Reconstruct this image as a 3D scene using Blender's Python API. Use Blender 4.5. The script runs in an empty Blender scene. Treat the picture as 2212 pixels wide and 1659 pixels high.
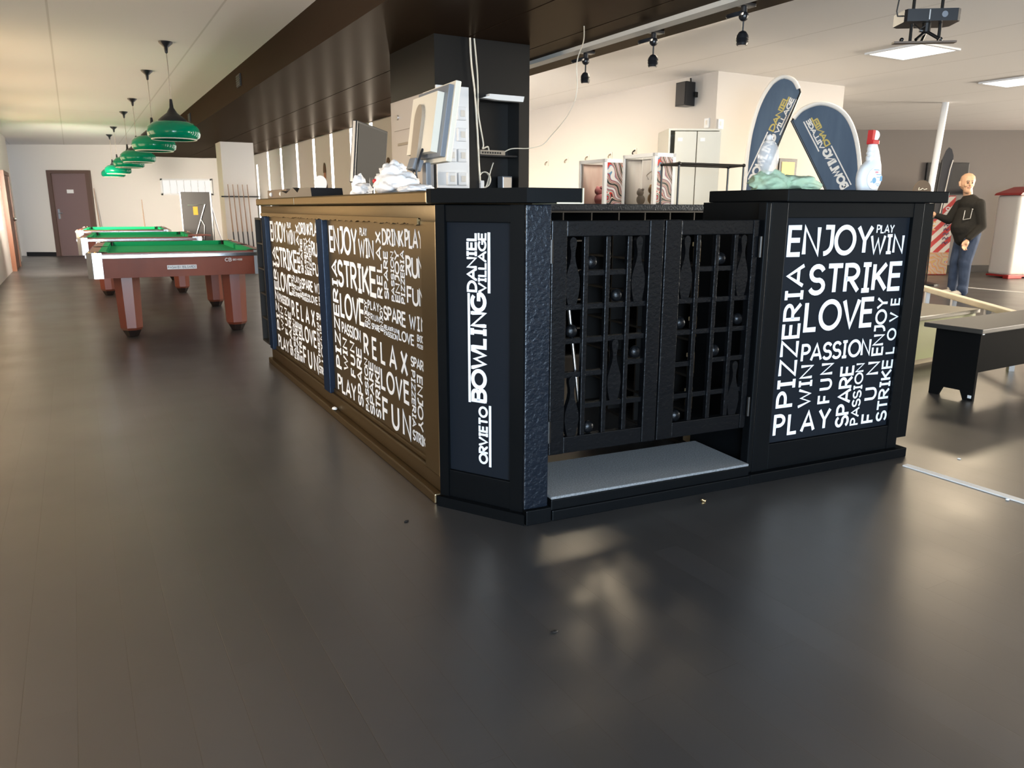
import bpy, bmesh, math, random
from mathutils import Matrix, Vector, noise
random.seed(7)
R = math.radians
S = bpy.context.scene
C = S.collection

# ---------------------------------------------------------------- camera, world, exposure
cam_d = bpy.data.cameras.new('camera'); cam = bpy.data.objects.new('camera', cam_d); C.objects.link(cam)
PITCH, ROLL = 0.227126, 0.003109
fw = Vector((0, math.cos(PITCH), -math.sin(PITCH))); up0 = Vector((0, math.sin(PITCH), math.cos(PITCH))); rt0 = Vector((1, 0, 0))
cr, sr = math.cos(ROLL), math.sin(ROLL)
rt = cr * rt0 + sr * up0; up = -sr * rt0 + cr * up0
cam.matrix_world = Matrix(((rt.x, up.x, -fw.x, 0), (rt.y, up.y, -fw.y, 0), (rt.z, up.z, -fw.z, 1.25), (0, 0, 0, 1)))
cam_d.sensor_width = 36; cam_d.lens = 1640 / 2212 * 36; cam_d.clip_start = 0.05; cam_d.clip_end = 200
cam_d.dof.use_dof = True; cam_d.dof.focus_distance = 3.2; cam_d.dof.aperture_fstop = 9.0
S.camera = cam
W = bpy.data.worlds.new('world'); S.world = W; W.use_nodes = True
W.node_tree.nodes['Background'].inputs[0].default_value = (0.75, 0.85, 1, 1)
W.node_tree.nodes['Background'].inputs[1].default_value = 0.3
S.view_settings.view_transform = 'Standard'; S.view_settings.look = 'None'
S.view_settings.exposure = 0.35; S.view_settings.gamma = 1; S.view_settings.use_curve_mapping = False
try:
    S.cycles.use_denoising = True; S.cycles.max_bounces = 10; S.cycles.diffuse_bounces = 6; S.cycles.glossy_bounces = 5
    S.cycles.sample_clamp_indirect = 6; S.cycles.caustics_reflective = False; S.cycles.caustics_refractive = False
except Exception: pass

HR = R(29.5)                                   # the hall's grid: x = b (across), y = a (down the hall)
HB = Vector((math.cos(HR), math.sin(HR), 0)); HA = Vector((-math.sin(HR), math.cos(HR), 0))
def H(b, a, z=0): return Vector((HB.x * b + HA.x * a, HB.y * b + HA.y * a, z))

def area(name, loc, direction, sx, sy, watts, col):
    d = bpy.data.lights.new(name, 'AREA'); d.shape = 'RECTANGLE'; d.size = sx; d.size_y = sy; d.energy = watts; d.color = col
    o = bpy.data.objects.new(name, d); C.objects.link(o); o.location = loc
    o.rotation_euler = Vector(direction).to_track_quat('-Z', 'Y').to_euler()
    return o
WARM, COOL, DAY = (1, .86, .68), (.72, .86, 1), (1, .94, .84)
# daylight through the windows (panes built below stand just behind these)
def spread(o, deg): o.data.spread = R(deg)
LEFTWIN = (4.3, 8.6, 10.9, 13.2, 15.6)
for a_, w_, ah, dn, sp_ in zip(LEFTWIN, (27, 6, 6, 10, 210), (0, .25, .25, .25, 1.8), (.35, .2, .2, .2, .75), (110, 150, 150, 150, 120)):
    spread(area('left_window_daylight', H(-1.07, a_ + .85, 1.5), HB + HA * ah + Vector((0, 0, -dn)), 1.5, 1.2, w_, (1, .88, .74)), sp_)
# big shop windows beside and behind the camera: cool daylight
area('shop_window_daylight', H(-1.07, -3.1, 1.35), HB + HA * .35, 4.6, 1.9, 720, (.70, .85, 1))
area('shop_window_daylight', H(.6, -5.9, 1.35), HA, 2.8, 1.9, 200, (.70, .85, 1))
# unseen fill lights far right, added and tilted up to lift the ceiling
for a_ in (-1.5, 2.5):
    spread(area('right_hall_fill', H(19.9, a_, 1.5), -HB + Vector((0, 0, .3)), 2.6, 1.7, 1200, (1, .88, .72)), 150)
# ceiling panels of the right hall (their own area lights)
PANELS = [(7.49, 5.13), (10.32, 5.6), (10.32, 2.7), (13.1, 2.7), (13.1, -.4), (10.32, -.4), (4.58, 6.05), (4.58, 5.25), (4.58, 8.9)]
for b_, a_ in PANELS:
    area('ceiling_panel_light', H(b_, a_, 2.77), (0, 0, -1), .56, .56, 48 if b_ > 5 else 12, (1, .84, .62))
# added lights with no fixture, brightening the wall behind the bar
for b_, a_ in ((5.35, 9.6), (5.35, 12.6), (5.35, 15.6)):
    area('back_wall_fill', H(b_, a_, 2.77), (0, 0, -1), .56, .56, 8, (1, .84, .6))
for a_ in (8.3, 10.0, 11.9):  # added low lights to brighten the wall foot; no real source here
    spread(area('low_wall_fill', H(4.2, a_, 1.0), HB + Vector((0, 0, -.1)), 1.3, 1.2, 14, (1, .86, .6)), 90)

# ---------------------------------------------------------------- materials
def mat(name, col, rough=.5, metal=0., bump=None, spec=.5, var=None, trans=0., emit=None, coat=0., ior=1.45, alpha=1., tint=None):
    m = bpy.data.materials.new(name); m.use_nodes = True
    nt = m.node_tree; b = nt.nodes['Principled BSDF']
    b.inputs['Base Color'].default_value = (*col, 1); b.inputs['Roughness'].default_value = rough
    b.inputs['Metallic'].default_value = metal; b.inputs['Specular IOR Level'].default_value = spec
    b.inputs['Transmission Weight'].default_value = trans; b.inputs['IOR'].default_value = ior; b.inputs['Coat Weight'].default_value = coat
    b.inputs['Alpha'].default_value = alpha
    if tint: b.inputs['Specular Tint'].default_value = (*tint, 1)
    if emit: b.inputs['Emission Color'].default_value = (*emit[0], 1); b.inputs['Emission Strength'].default_value = emit[1]
    tc = nt.nodes.new('ShaderNodeTexCoord')
    if var:                                    # (scale, second colour, stretch)
        mp = nt.nodes.new('ShaderNodeMapping'); mp.inputs['Scale'].default_value = var[2] if len(var) > 2 else (1, 1, 1)
        nt.links.new(tc.outputs['Object'], mp.inputs[0])
        n = nt.nodes.new('ShaderNodeTexNoise'); n.inputs['Scale'].default_value = var[0]; n.inputs['Detail'].default_value = 6
        nt.links.new(mp.outputs[0], n.inputs[0])
        r = nt.nodes.new('ShaderNodeValToRGB'); r.color_ramp.elements[0].position = .35; r.color_ramp.elements[1].position = .68
        r.color_ramp.elements[0].color = (*col, 1); r.color_ramp.elements[1].color = (*var[1], 1)
        nt.links.new(n.outputs[0], r.inputs[0]); nt.links.new(r.outputs[0], b.inputs['Base Color'])
    if bump:                                   # (scale, strength, distance)
        n = nt.nodes.new('ShaderNodeTexNoise'); n.inputs['Scale'].default_value = bump[0]; n.inputs['Detail'].default_value = 4
        nt.links.new(tc.outputs['Object'], n.inputs[0])
        bp = nt.nodes.new('ShaderNodeBump'); bp.inputs['Strength'].default_value = bump[1]; bp.inputs['Distance'].default_value = bump[2] if len(bump) > 2 else .004
        nt.links.new(n.outputs[0], bp.inputs['Height']); nt.links.new(bp.outputs[0], b.inputs['Normal'])
    return m
def bricks(m, mapscale, rot, c1, c2, mortar, w, h, msize, bumpd=0., offset=.5, roughvar=None, noisemix=.0):
    nt = m.node_tree; b = nt.nodes['Principled BSDF']; tc = nt.nodes.new('ShaderNodeTexCoord')
    mp = nt.nodes.new('ShaderNodeMapping'); mp.inputs['Rotation'].default_value = (0, 0, rot); mp.inputs['Scale'].default_value = mapscale
    br = nt.nodes.new('ShaderNodeTexBrick'); br.offset = offset
    br.inputs['Color1'].default_value = (*c1, 1); br.inputs['Color2'].default_value = (*c2, 1); br.inputs['Mortar'].default_value = (*mortar, 1)
    br.inputs['Scale'].default_value = 1; br.inputs['Brick Width'].default_value = w; br.inputs['Row Height'].default_value = h
    br.inputs['Mortar Size'].default_value = msize; br.inputs['Mortar Smooth'].default_value = .3
    nt.links.new(tc.outputs['Object'], mp.inputs[0]); nt.links.new(mp.outputs[0], br.inputs[0]); nt.links.new(br.outputs[0], b.inputs['Base Color'])
    if bumpd:
        n = nt.nodes.new('ShaderNodeTexNoise'); n.inputs['Scale'].default_value = 3.2; n.inputs['Detail'].default_value = 3
        mp2 = nt.nodes.new('ShaderNodeMapping'); mp2.inputs['Scale'].default_value = (2.5, .5, 1)
        nt.links.new(tc.outputs['Object'], mp2.inputs[0]); nt.links.new(mp2.outputs[0], n.inputs[0])
        ma = nt.nodes.new('ShaderNodeMath'); ma.operation = 'MULTIPLY_ADD'; ma.inputs[1].default_value = -1.0
        ma2 = nt.nodes.new('ShaderNodeMath'); ma2.operation = 'MULTIPLY'; ma2.inputs[1].default_value = noisemix
        nt.links.new(n.outputs[0], ma2.inputs[0]); nt.links.new(br.outputs['Fac'], ma.inputs[0]); nt.links.new(ma2.outputs[0], ma.inputs[2])
        bp = nt.nodes.new('ShaderNodeBump'); bp.inputs['Strength'].default_value = .6; bp.inputs['Distance'].default_value = bumpd
        nt.links.new(ma.outputs[0], bp.inputs['Height']); nt.links.new(bp.outputs[0], b.inputs['Normal'])
    if roughvar:
        n = nt.nodes.new('ShaderNodeTexNoise'); n.inputs['Scale'].default_value = 1.7; n.inputs['Detail'].default_value = 5
        nt.links.new(tc.outputs['Object'], n.inputs[0])
        mr = nt.nodes.new('ShaderNodeMapRange'); mr.inputs[1].default_value = .3; mr.inputs[2].default_value = .7
        mr.inputs[3].default_value = roughvar[0]; mr.inputs[4].default_value = roughvar[1]
        nt.links.new(n.outputs[0], mr.inputs[0]); nt.links.new(mr.outputs[0], b.inputs['Roughness'])
    return m
def glow(name, col, strength):
    m = bpy.data.materials.new(name); m.use_nodes = True; nt = m.node_tree
    e = nt.nodes.new('ShaderNodeEmission'); e.inputs[0].default_value = (*col, 1); e.inputs[1].default_value = strength
    nt.links.new(e.outputs[0], nt.nodes['Material Output'].inputs[0]); return m

M = {}
M['floor'] = bricks(mat('dark_laminate', (.03, .03, .03), .3, spec=1., ior=1.72, tint=(1, .90, .76)), (1, 1, 1), R(90), (.022, .023, .026), (.027, .028, .0315), (.012, .012, .012), 1.35, .125, .0012, .0004, roughvar=(.30, .38), noisemix=.5)
M['ceil'] = bricks(mat('ceiling_board', (.7, .66, .6), .85), (1, 1, 1), R(90), (.86, .83, .80), (.845, .815, .785), (.69, .66, .62), 30, 1.2, .010)
M['wall'] = mat('white_plaster', (.76, .73, .69), .8, bump=(60, .05))
M['wallgrey'] = mat('grey_plaster', (.19, .17, .155), .8, bump=(60, .05))
M['wallmid'] = mat('cream_plaster', (.58, .54, .50), .8, bump=(60, .05))
M['soffit'] = mat('brown_gloss_board', (.020, .013, .008), .36, spec=.07, bump=(1.6, .10, .02))
M['black'] = mat('black_satin_paint', (.0035, .0042, .0055), .34, bump=(35, .08, .002), spec=.11)
M['glareblack'] = mat('worn_black_amber_glare', (.012, .008, .005), .40, bump=(35, .15, .003), spec=.9, tint=(1, .68, .34))  # black paint with a warm reflection put into its specular tint
M['glareprint'] = mat('print_amber_glare', (.012, .009, .006), .46, spec=.5, tint=(1, .68, .34))  # black print, warm reflection put into its specular tint
M['tar'] = mat('black_rough_paint', (.006, .009, .015), .24, bump=(70, .9, .006), spec=.38)
M['gatepaint'] = mat('black_chipped_paint', (.005, .0055, .007), .36, bump=(80, .5, .004), spec=.10)
M['print'] = mat('black_print', (.009, .012, .017), .4, spec=.12)
M['vinyl'] = mat('white_vinyl', (.82, .86, .92), .45)
M['pillar'] = mat('black_cladding', (.008, .008, .008), .35, bump=(25, .08, .002))
M['void'] = mat('black_recess', (.004, .004, .004), .6)
M['carpet'] = mat('grey_speckled_mat', (.13, .145, .16), .85, var=(160, (.24, .26, .28)), bump=(300, .5, .003))
M['white'] = mat('white_plastic', (.78, .79, .8), .35)
M['cream'] = mat('cream_plastic', (.74, .70, .60), .4)
M['creamtrim'] = mat('cream_edging', (.78, .72, .52), .4)
M['greypl'] = mat('grey_plastic', (.16, .18, .21), .4)
M['taupe'] = mat('taupe_plastic', (.33, .28, .22), .4)
M['blackpl'] = mat('black_plastic', (.012, .013, .016), .35)
M['screen'] = mat('dark_screen', (.012, .014, .018), .15)
M['metal'] = mat('brushed_metal', (.62, .62, .62), .28, 1.)
M['chrome'] = mat('chrome', (.8, .8, .82), .12, 1.)
M['darkmetal'] = mat('dark_metal', (.03, .03, .03), .35, .8)
M['brass'] = mat('brass', (.8, .6, .3), .25, 1.)
M['felt'] = mat('green_felt', (.012, .38, .15), .85, bump=(400, .2, .001), spec=.2)
M['mahogany'] = mat('mahogany', (.20, .05, .028), .34, var=(3, (.28, .075, .04), (1, 1, .12)), spec=.9)
M['rubber'] = mat('dark_foot', (.02, .012, .01), .5)
M['lampgreen'] = mat('green_lamp_glass', (.0, .20, .10), .12, spec=.4)
M['door'] = mat('brown_door', (.19, .13, .13), .35)
M['doorframe'] = mat('brown_frame', (.12, .075, .06), .4)
M['orange'] = mat('orange_brown_wood', (.11, .04, .018), .4, var=(2, (.16, .06, .025), (1, 1, .2)))
M['dark'] = mat('dark_base', (.012, .011, .011), .4)
M['glass'] = mat('clear_glass', (.95, .97, 1), .03, trans=1., ior=1.1)
M['clearpl'] = mat('clear_plastic', (.85, .84, .84), .15, alpha=.34)
M['bag'] = mat('white_carrier_bag', (.9, .92, .96), .4, bump=(30, .6, .01))
M['red'] = mat('red_plastic', (.55, .02, .025), .35)
M['greencloth'] = mat('pale_green_cloth', (.33, .47, .33), .8, var=(18, (.42, .56, .42)), bump=(40, .5, .006))
M['skin'] = mat('skin', (.62, .36, .22), .5)
M['lip'] = mat('lips', (.38, .14, .11), .5)
M['eye'] = mat('eye_dark', (.03, .02, .015), .3)
M['stubble'] = mat('grey_stubble', (.25, .2, .17), .8)
M['sweater'] = mat('charcoal_sweater', (.022, .020, .017), .9, bump=(60, .5, .006), spec=.2)
M['jeans'] = mat('blue_denim', (.035, .05, .085), .85, var=(6, (.06, .08, .13)), bump=(14, .6, .012), spec=.2)
M['shoe'] = mat('pale_shoe', (.5, .45, .38), .6)
M['navy'] = mat('navy_flag_cloth', (.055, .085, .135), .7, var=(2.2, (.085, .125, .18), (3, 1, .5)))
M['flagwhite'] = mat('white_flag_edge', (.8, .76, .7), .7)
M['gold'] = mat('gold_print', (.55, .43, .12), .6)
M['blackflag'] = mat('black_flag_cloth', (.014, .016, .024), .6)
M['locker'] = mat('locker_enamel', (.62, .61, .55), .4)
M['tan'] = mat('tan_card', (.42, .33, .2), .7)
M['lightwood'] = mat('pale_wood', (.75, .66, .50), .45, var=(4, (.66, .56, .4), (1, .1, 1)))
M['benchtop'] = mat('bench_top', (.045, .04, .034), .55, bump=(30, .1))
M['olive'] = mat('olive_green', (.26, .29, .08), .5)
M['olivetop'] = mat('worn_olive_top', (.20, .18, .13), .35)
M['tabledark'] = mat('dark_grey_board', (.035, .032, .033), .5)
M['yellow'] = mat('yellow_label', (.6, .36, .02), .6)
M['cuewood'] = mat('cue_wood', (.3, .17, .09), .4)
M['bluesheen'] = mat('black_blue_sheen', (.010, .015, .028), .35, bump=(70, .6, .004), spec=.6)  # black post paint with bluish daylight put into its colour
M['brownboard'] = mat('brown_board', (.12, .085, .06), .5)
M['kiosk'] = mat('white_enamel', (.70, .66, .6), .4)
M['redwood'] = mat('red_enamel', (.30, .02, .018), .4)
M['brownsign'] = mat('brown_sign', (.10, .075, .055), .6)
M['paperyellow'] = mat('yellow_print', (.75, .58, .22), .6)
M['jacket'] = mat('grey_jacket_print', (.10, .075, .065), .7)
M['hair'] = mat('brown_hair_print', (.12, .07, .035), .7)
M['faceprint'] = mat('face_print', (.42, .20, .12), .7)
M['daypane'] = glow('daylight_pane', (1, .96, .92), 14.)
M['leftpane'] = glow('daylight_glass', (1, .70, .40), 3.6)
M['rightpane'] = glow('warm_added_glow', (1, .88, .72), 2.5)  # glow of the added right-hand windows
M['frontpane'] = glow('cool_daylight_glass', (.72, .86, 1), 3.0)
M['panelglow'] = glow('lit_diffuser', (1, .93, .82), 3.)
M['panelwarm'] = glow('warm_lit_diffuser', (1, .88, .66), 15.)
M['highpane'] = glow('frosted_daylight', (1, .96, .9), .8)

def lacquer(name, col, gl, fac, rough, bump=(1.8, .1, .02)):
    m = bpy.data.materials.new(name); m.use_nodes = True; nt = m.node_tree; nt.nodes.remove(nt.nodes['Principled BSDF'])
    d = nt.nodes.new('ShaderNodeBsdfDiffuse'); d.inputs[0].default_value = (*col, 1); g = nt.nodes.new('ShaderNodeBsdfGlossy'); g.inputs[0].default_value = (*gl, 1); g.inputs['Roughness'].default_value = rough
    x = nt.nodes.new('ShaderNodeMixShader'); x.inputs[0].default_value = fac; nt.links.new(d.outputs[0], x.inputs[1]); nt.links.new(g.outputs[0], x.inputs[2]); nt.links.new(x.outputs[0], nt.nodes['Material Output'].inputs[0])
    tc = nt.nodes.new('ShaderNodeTexCoord'); n = nt.nodes.new('ShaderNodeTexNoise'); n.inputs['Scale'].default_value = bump[0]; n.inputs['Detail'].default_value = 4; nt.links.new(tc.outputs['Object'], n.inputs[0])
    b = nt.nodes.new('ShaderNodeBump'); b.inputs['Strength'].default_value = bump[1]; b.inputs['Distance'].default_value = bump[2]; nt.links.new(n.outputs[0], b.inputs['Height']); nt.links.new(b.outputs[0], g.inputs['Normal']); nt.links.new(b.outputs[0], d.inputs['Normal'])
    return m
M['glareblack'] = lacquer('worn_black_warm_glare', (.012, .008, .005), (1, .82, .54), .16, .29, (35, .15, .003))  # same black paint, its warm reflection painted into the gloss colour
M['glareprint'] = lacquer('print_warm_glare', (.010, .008, .006), (1, .82, .56), .16, .34, (20, .03, .002))  # same print, its warm reflection painted into the gloss colour
M['bluesheen'] = lacquer('black_blue_sheen', (.007, .012, .026), (.55, .72, 1), .03, .33, (60, .4, .003))  # black post paint, bluish daylight sheen painted in
M['soffit'] = lacquer('brown_lacquered_board', (.024, .015, .010), (1, .88, .72), .045, .27)
M['benchblack'] = lacquer('black_bench_paint', (.006, .006, .006), (1, 1, 1), .008, .5)
M['black'] = lacquer('black_satin_paint', (.0035, .0042, .005), (.8, .9, 1), .014, .32, (35, .1, .002))
M['gatepaint'] = lacquer('black_chipped_paint', (.004, .0045, .0055), (.85, .92, 1), .020, .25, (70, .4, .005))
M['print'] = lacquer('black_print', (.009, .012, .017), (.85, .92, 1), .012, .4)
M['tar'] = lacquer('black_rough_paint', (.006, .009, .015), (.8, .9, 1), .034, .24, (60, .6, .006))
def swirl(name, cols, scale, dist, stripes=False):
    m = bpy.data.materials.new(name); m.use_nodes = True; nt = m.node_tree; b = nt.nodes['Principled BSDF']; b.inputs['Roughness'].default_value = .4
    tc = nt.nodes.new('ShaderNodeTexCoord'); w = nt.nodes.new('ShaderNodeTexWave'); w.wave_type = 'BANDS'; w.bands_direction = 'DIAGONAL'
    w.inputs['Scale'].default_value = scale; w.inputs['Distortion'].default_value = dist; w.inputs['Detail'].default_value = 1.
    mp = nt.nodes.new('ShaderNodeMapping'); mp.inputs['Scale'].default_value = (-1 if stripes else 1, 1, 1); nt.links.new(tc.outputs['Object'], mp.inputs[0]); nt.links.new(mp.outputs[0], w.inputs[0])
    r = nt.nodes.new('ShaderNodeValToRGB'); r.color_ramp.interpolation = 'CONSTANT'
    while len(r.color_ramp.elements) < len(cols): r.color_ramp.elements.new(.5)
    for i, c in enumerate(cols): r.color_ramp.elements[i].position = i / len(cols); r.color_ramp.elements[i].color = (*c, 1)
    nt.links.new(w.outputs[0], r.inputs[0]); nt.links.new(r.outputs[0], b.inputs['Base Color']); return m
M['artwork'] = swirl('swirl_artwork', [(.012, .011, .01), (.65, .6, .52), (.02, .018, .016), (.5, .03, .02), (.6, .58, .55), (.015, .015, .015), (.55, .5, .45), (.02, .02, .02), (.5, .03, .02), (.10, .22, .35), (.6, .58, .55)], 3.6, 16.)
M['stripes'] = swirl('red_white_stripes', [(.5, .025, .025), (.72, .66, .58)], 2.6, .5, True)
M['crowd'] = swirl('confetti_artwork', [(.5, .33, .12), (.6, .05, .04), (.65, .6, .5), (.22, .14, .3), (.55, .42, .2)], 5., 14.)

# ---------------------------------------------------------------- mesh helpers
class MB:
    def __init__(s): s.bm = bmesh.new()
    def box(s, x0, x1, y0, y1, z0, z1, bev=0., X=None, seg=2):
        T = Matrix.Translation(((x0 + x1) / 2, (y0 + y1) / 2, (z0 + z1) / 2)) @ Matrix.Diagonal((abs(x1 - x0), abs(y1 - y0), abs(z1 - z0), 1))
        vs = bmesh.ops.create_cube(s.bm, size=1, matrix=T)['verts']
        if bev:
            es = list({e for v in vs for e in v.link_edges})
            g = bmesh.ops.bevel(s.bm, geom=es, offset=bev, segments=seg, affect='EDGES', profile=.6)
            vs = list({v for f in g['faces'] for v in f.verts} | {v for v in vs if v.is_valid})
        if X is not None: bmesh.ops.transform(s.bm, matrix=X, verts=[v for v in vs if v.is_valid])
        return s
    def prism(s, poly, ax, c0, c1, X=None):
        def P(p, c): return {'x': (c, p[0], p[1]), 'y': (p[0], c, p[1]), 'z': (p[0], p[1], c)}[ax]
        a = [s.bm.verts.new(P(p, c0)) for p in poly]; b = [s.bm.verts.new(P(p, c1)) for p in poly]
        n = len(poly); s.bm.faces.new(a); s.bm.faces.new(b[::-1])
        for i in range(n): s.bm.faces.new((a[i], b[i], b[(i + 1) % n], a[(i + 1) % n]))
        if X is not None: bmesh.ops.transform(s.bm, matrix=X, verts=a + b)
        return s
    def tube(s, pts, r, n=8, closed=False):
        pts = [Vector(p) for p in pts]; rs = r if isinstance(r, (list, tuple)) else [r] * len(pts); rings = []; m = len(pts)
        ref = Vector((0.31, 0.17, 0.93))
        for i, p in enumerate(pts):
            if closed: t = pts[(i + 1) % m] - pts[i - 1]
            else: t = pts[min(i + 1, m - 1)] - pts[max(i - 1, 0)]
            t.normalize()
            if abs(t.dot(ref)) > .97: ref = Vector((.9, .3, .1))
            u = t.cross(ref).normalized(); v = t.cross(u)
            rings.append([s.bm.verts.new(p + rs[i] * (math.cos(2 * math.pi * k / n) * u + math.sin(2 * math.pi * k / n) * v)) for k in range(n)])
        for i in range(m if closed else m - 1):
            A, B = rings[i], rings[(i + 1) % m]
            for k in range(n): s.bm.faces.new((A[k], A[(k + 1) % n], B[(k + 1) % n], B[k]))
        if not closed: s.bm.faces.new(rings[0][::-1]); s.bm.faces.new(rings[-1])
        return s
    def lathe(s, prof, n=24, X=None, sx=1., sy=1.):
        rings = []; vs = []
        for r, z in prof:
            ring = [s.bm.verts.new((sx * r * math.cos(2 * math.pi * k / n), sy * r * math.sin(2 * math.pi * k / n), z)) for k in range(n)]; rings.append(ring); vs += ring
        for A, B in zip(rings, rings[1:]):
            for k in range(n): s.bm.faces.new((A[k], A[(k + 1) % n], B[(k + 1) % n], B[k]))
        s.bm.faces.new(rings[0][::-1]); s.bm.faces.new(rings[-1])
        if X is not None: bmesh.ops.transform(s.bm, matrix=X, verts=vs)
        return s
    def ball(s, c, r, sc=(1, 1, 1), u=16, v=10, X=None):
        T = Matrix.Translation(c) @ Matrix.Diagonal((r * sc[0], r * sc[1], r * sc[2], 1))
        if X is not None: T = X @ T
        bmesh.ops.create_uvsphere(s.bm, u_segments=u, v_segments=v, radius=1, matrix=T); return s
    def limb(s, a, ra, b, rb):
        a, b = Vector(a), Vector(b); t = bmesh.new()
        for c, r in ((a, ra), (b, rb)):
            for i in range(7):
                th = math.pi * i / 6
                for k in range(12 if 0 < i < 6 else 1):
                    ph = 2 * math.pi * (k + .5 * (i % 2)) / 12; t.verts.new(c + r * Vector((math.sin(th) * math.cos(ph), math.sin(th) * math.sin(ph), math.cos(th))))
        g = bmesh.ops.convex_hull(t, input=t.verts[:]); mp = {}
        for f in [q for q in g['geom'] if isinstance(q, bmesh.types.BMFace)]:
            for v in f.verts:
                if v not in mp: mp[v] = s.bm.verts.new(v.co)
            s.bm.faces.new([mp[v] for v in f.verts])
        t.free(); return s
    def build(s, name, m, parent=None, smooth=None, label=None, rot=None, remesh=None):
        bmesh.ops.recalc_face_normals(s.bm, faces=s.bm.faces)
        me = bpy.data.meshes.new(name); s.bm.to_mesh(me); s.bm.free()
        o = bpy.data.objects.new(name, me); C.objects.link(o)
        if remesh:
            md = o.modifiers.new('r', 'REMESH'); md.mode = 'VOXEL'; md.voxel_size = remesh[0]
            sm = o.modifiers.new('s', 'SMOOTH'); sm.factor = .5; sm.iterations = remesh[1]
            me2 = bpy.data.meshes.new_from_object(o.evaluated_get(bpy.context.evaluated_depsgraph_get()))
            o.modifiers.clear(); o.data = me2; bpy.data.meshes.remove(me); me = me2; me.name = name
        me.materials.clear()
        me.materials.append(M[m] if isinstance(m, str) else m)
        if smooth is not None or remesh:
            for p in me.polygons: p.use_smooth = True
            if not remesh: me.set_sharp_from_angle(angle=R(smooth))
        if parent is not None: o.parent = parent
        if label: o['label'] = label
        if rot: o.rotation_euler = (0, 0, rot)
        return o
def tag(o, label, cat, group=None):
    o['label'] = label; o['category'] = cat
    if group: o['group'] = group
    return o
def thing(name, label, cat, loc=(0, 0, 0), rz=0., group=None):
    o = bpy.data.objects.new(name, None); C.objects.link(o); o.location = loc; o.rotation_euler = (0, 0, rz); o.empty_display_size = .1
    return tag(o, label, cat, group)
def struct(o): o['kind'] = 'structure'; return o
def copy_tree(o, parent=None):
    c = o.copy(); C.objects.link(c)
    if parent is not None: c.parent = parent
    for ch in list(o.children): copy_tree(ch, c)
    return c
def ell(cx, cz, rx, rz, a0, a1, n=12): return [(cx + rx * math.cos(R(a0 + (a1 - a0) * i / n)), cz + rz * math.sin(R(a0 + (a1 - a0) * i / n))) for i in range(n + 1)]

# ---------------------------------------------------------------- stroke lettering (centre lines, cap height 1)
G = {
 'A': (.74, [[(0, 0), (.37, 1), (.74, 0)], [(.13, .32), (.61, .32)]]),
 'B': (.55, [[(0, 0), (0, 1), (.3, 1)] + ell(.3, .77, .22, .23, 90, -90) + [(0, .54)], [(.3, .54)] + ell(.3, .27, .26, .27, 90, -90) + [(0, 0)]]),
 'C': (.7, [ell(.42, .5, .42, .5, 45, 315, 16)]), 'D': (.66, [[(0, 0), (0, 1), (.22, 1)] + ell(.22, .5, .44, .5, 90, -90) + [(0, 0)]]),
 'E': (.5, [[(.5, 1), (0, 1), (0, 0), (.5, 0)], [(0, .53), (.46, .53)]]), 'F': (.48, [[(.48, 1), (0, 1), (0, 0)], [(0, .5), (.42, .5)]]),
 'G': (.74, [ell(.42, .5, .42, .5, 45, 340, 16) + [(.78, .48), (.45, .48)]]),
 'I': (.34, [[(.17, 0), (.17, 1)], [(0, 1), (.34, 1)], [(0, 0), (.34, 0)]]),
 'J': (.46, [[(.12, 1), (.44, 1), (.44, .36)] + ell(.06, .36, .38, .36, 0, -85, 8)]),
 'K': (.56, [[(0, 0), (0, 1)], [(.52, 1), (.04, .45)], [(.14, .56), (.56, 0)]]), 'L': (.46, [[(0, 1), (0, 0), (.46, 0)]]),
 'M': (.82, [[(0, 0), (.08, 1), (.41, .2), (.74, 1), (.82, 0)]]), 'N': (.62, [[(0, 0), (0, 1), (.62, 0), (.62, 1)]]),
 'O': (.86, [ell(.43, .5, .43, .5, 0, 360, 28)]), 'P': (.52, [[(0, 0), (0, 1), (.24, 1)] + ell(.24, .74, .28, .26, 90, -90) + [(0, .48)]]),
 'R': (.56, [[(0, 0), (0, 1), (.24, 1)] + ell(.24, .74, .28, .26, 90, -90) + [(0, .48)], [(.2, .48), (.56, 0)]]),
 'S': (.56, [ell(.28, .74, .26, .26, 20, 270, 12) + ell(.28, .25, .28, .25, 90, -160, 12)[1:]]),
 'T': (.6, [[(0, 1), (.6, 1)], [(.3, 1), (.3, 0)]]), 'U': (.6, [[(0, 1), (0, .32)] + ell(.3, .32, .3, .32, 180, 360, 14) + [(.6, 1)]]),
 'V': (.68, [[(0, 1), (.34, 0), (.68, 1)]]), 'W': (.92, [[(0, 1), (.24, 0), (.46, .8), (.68, 0), (.92, 1)]]),
 'X': (.62, [[(0, 0), (.62, 1)], [(0, 1), (.62, 0)]]), 'Y': (.64, [[(0, 1), (.32, .46), (.64, 1)], [(.32, .46), (.32, 0)]]),
 'Z': (.56, [[(0, 1), (.56, 1), (0, 0), (.56, 0)]]), ' ': (.3, [])}
NR = [0]
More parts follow.
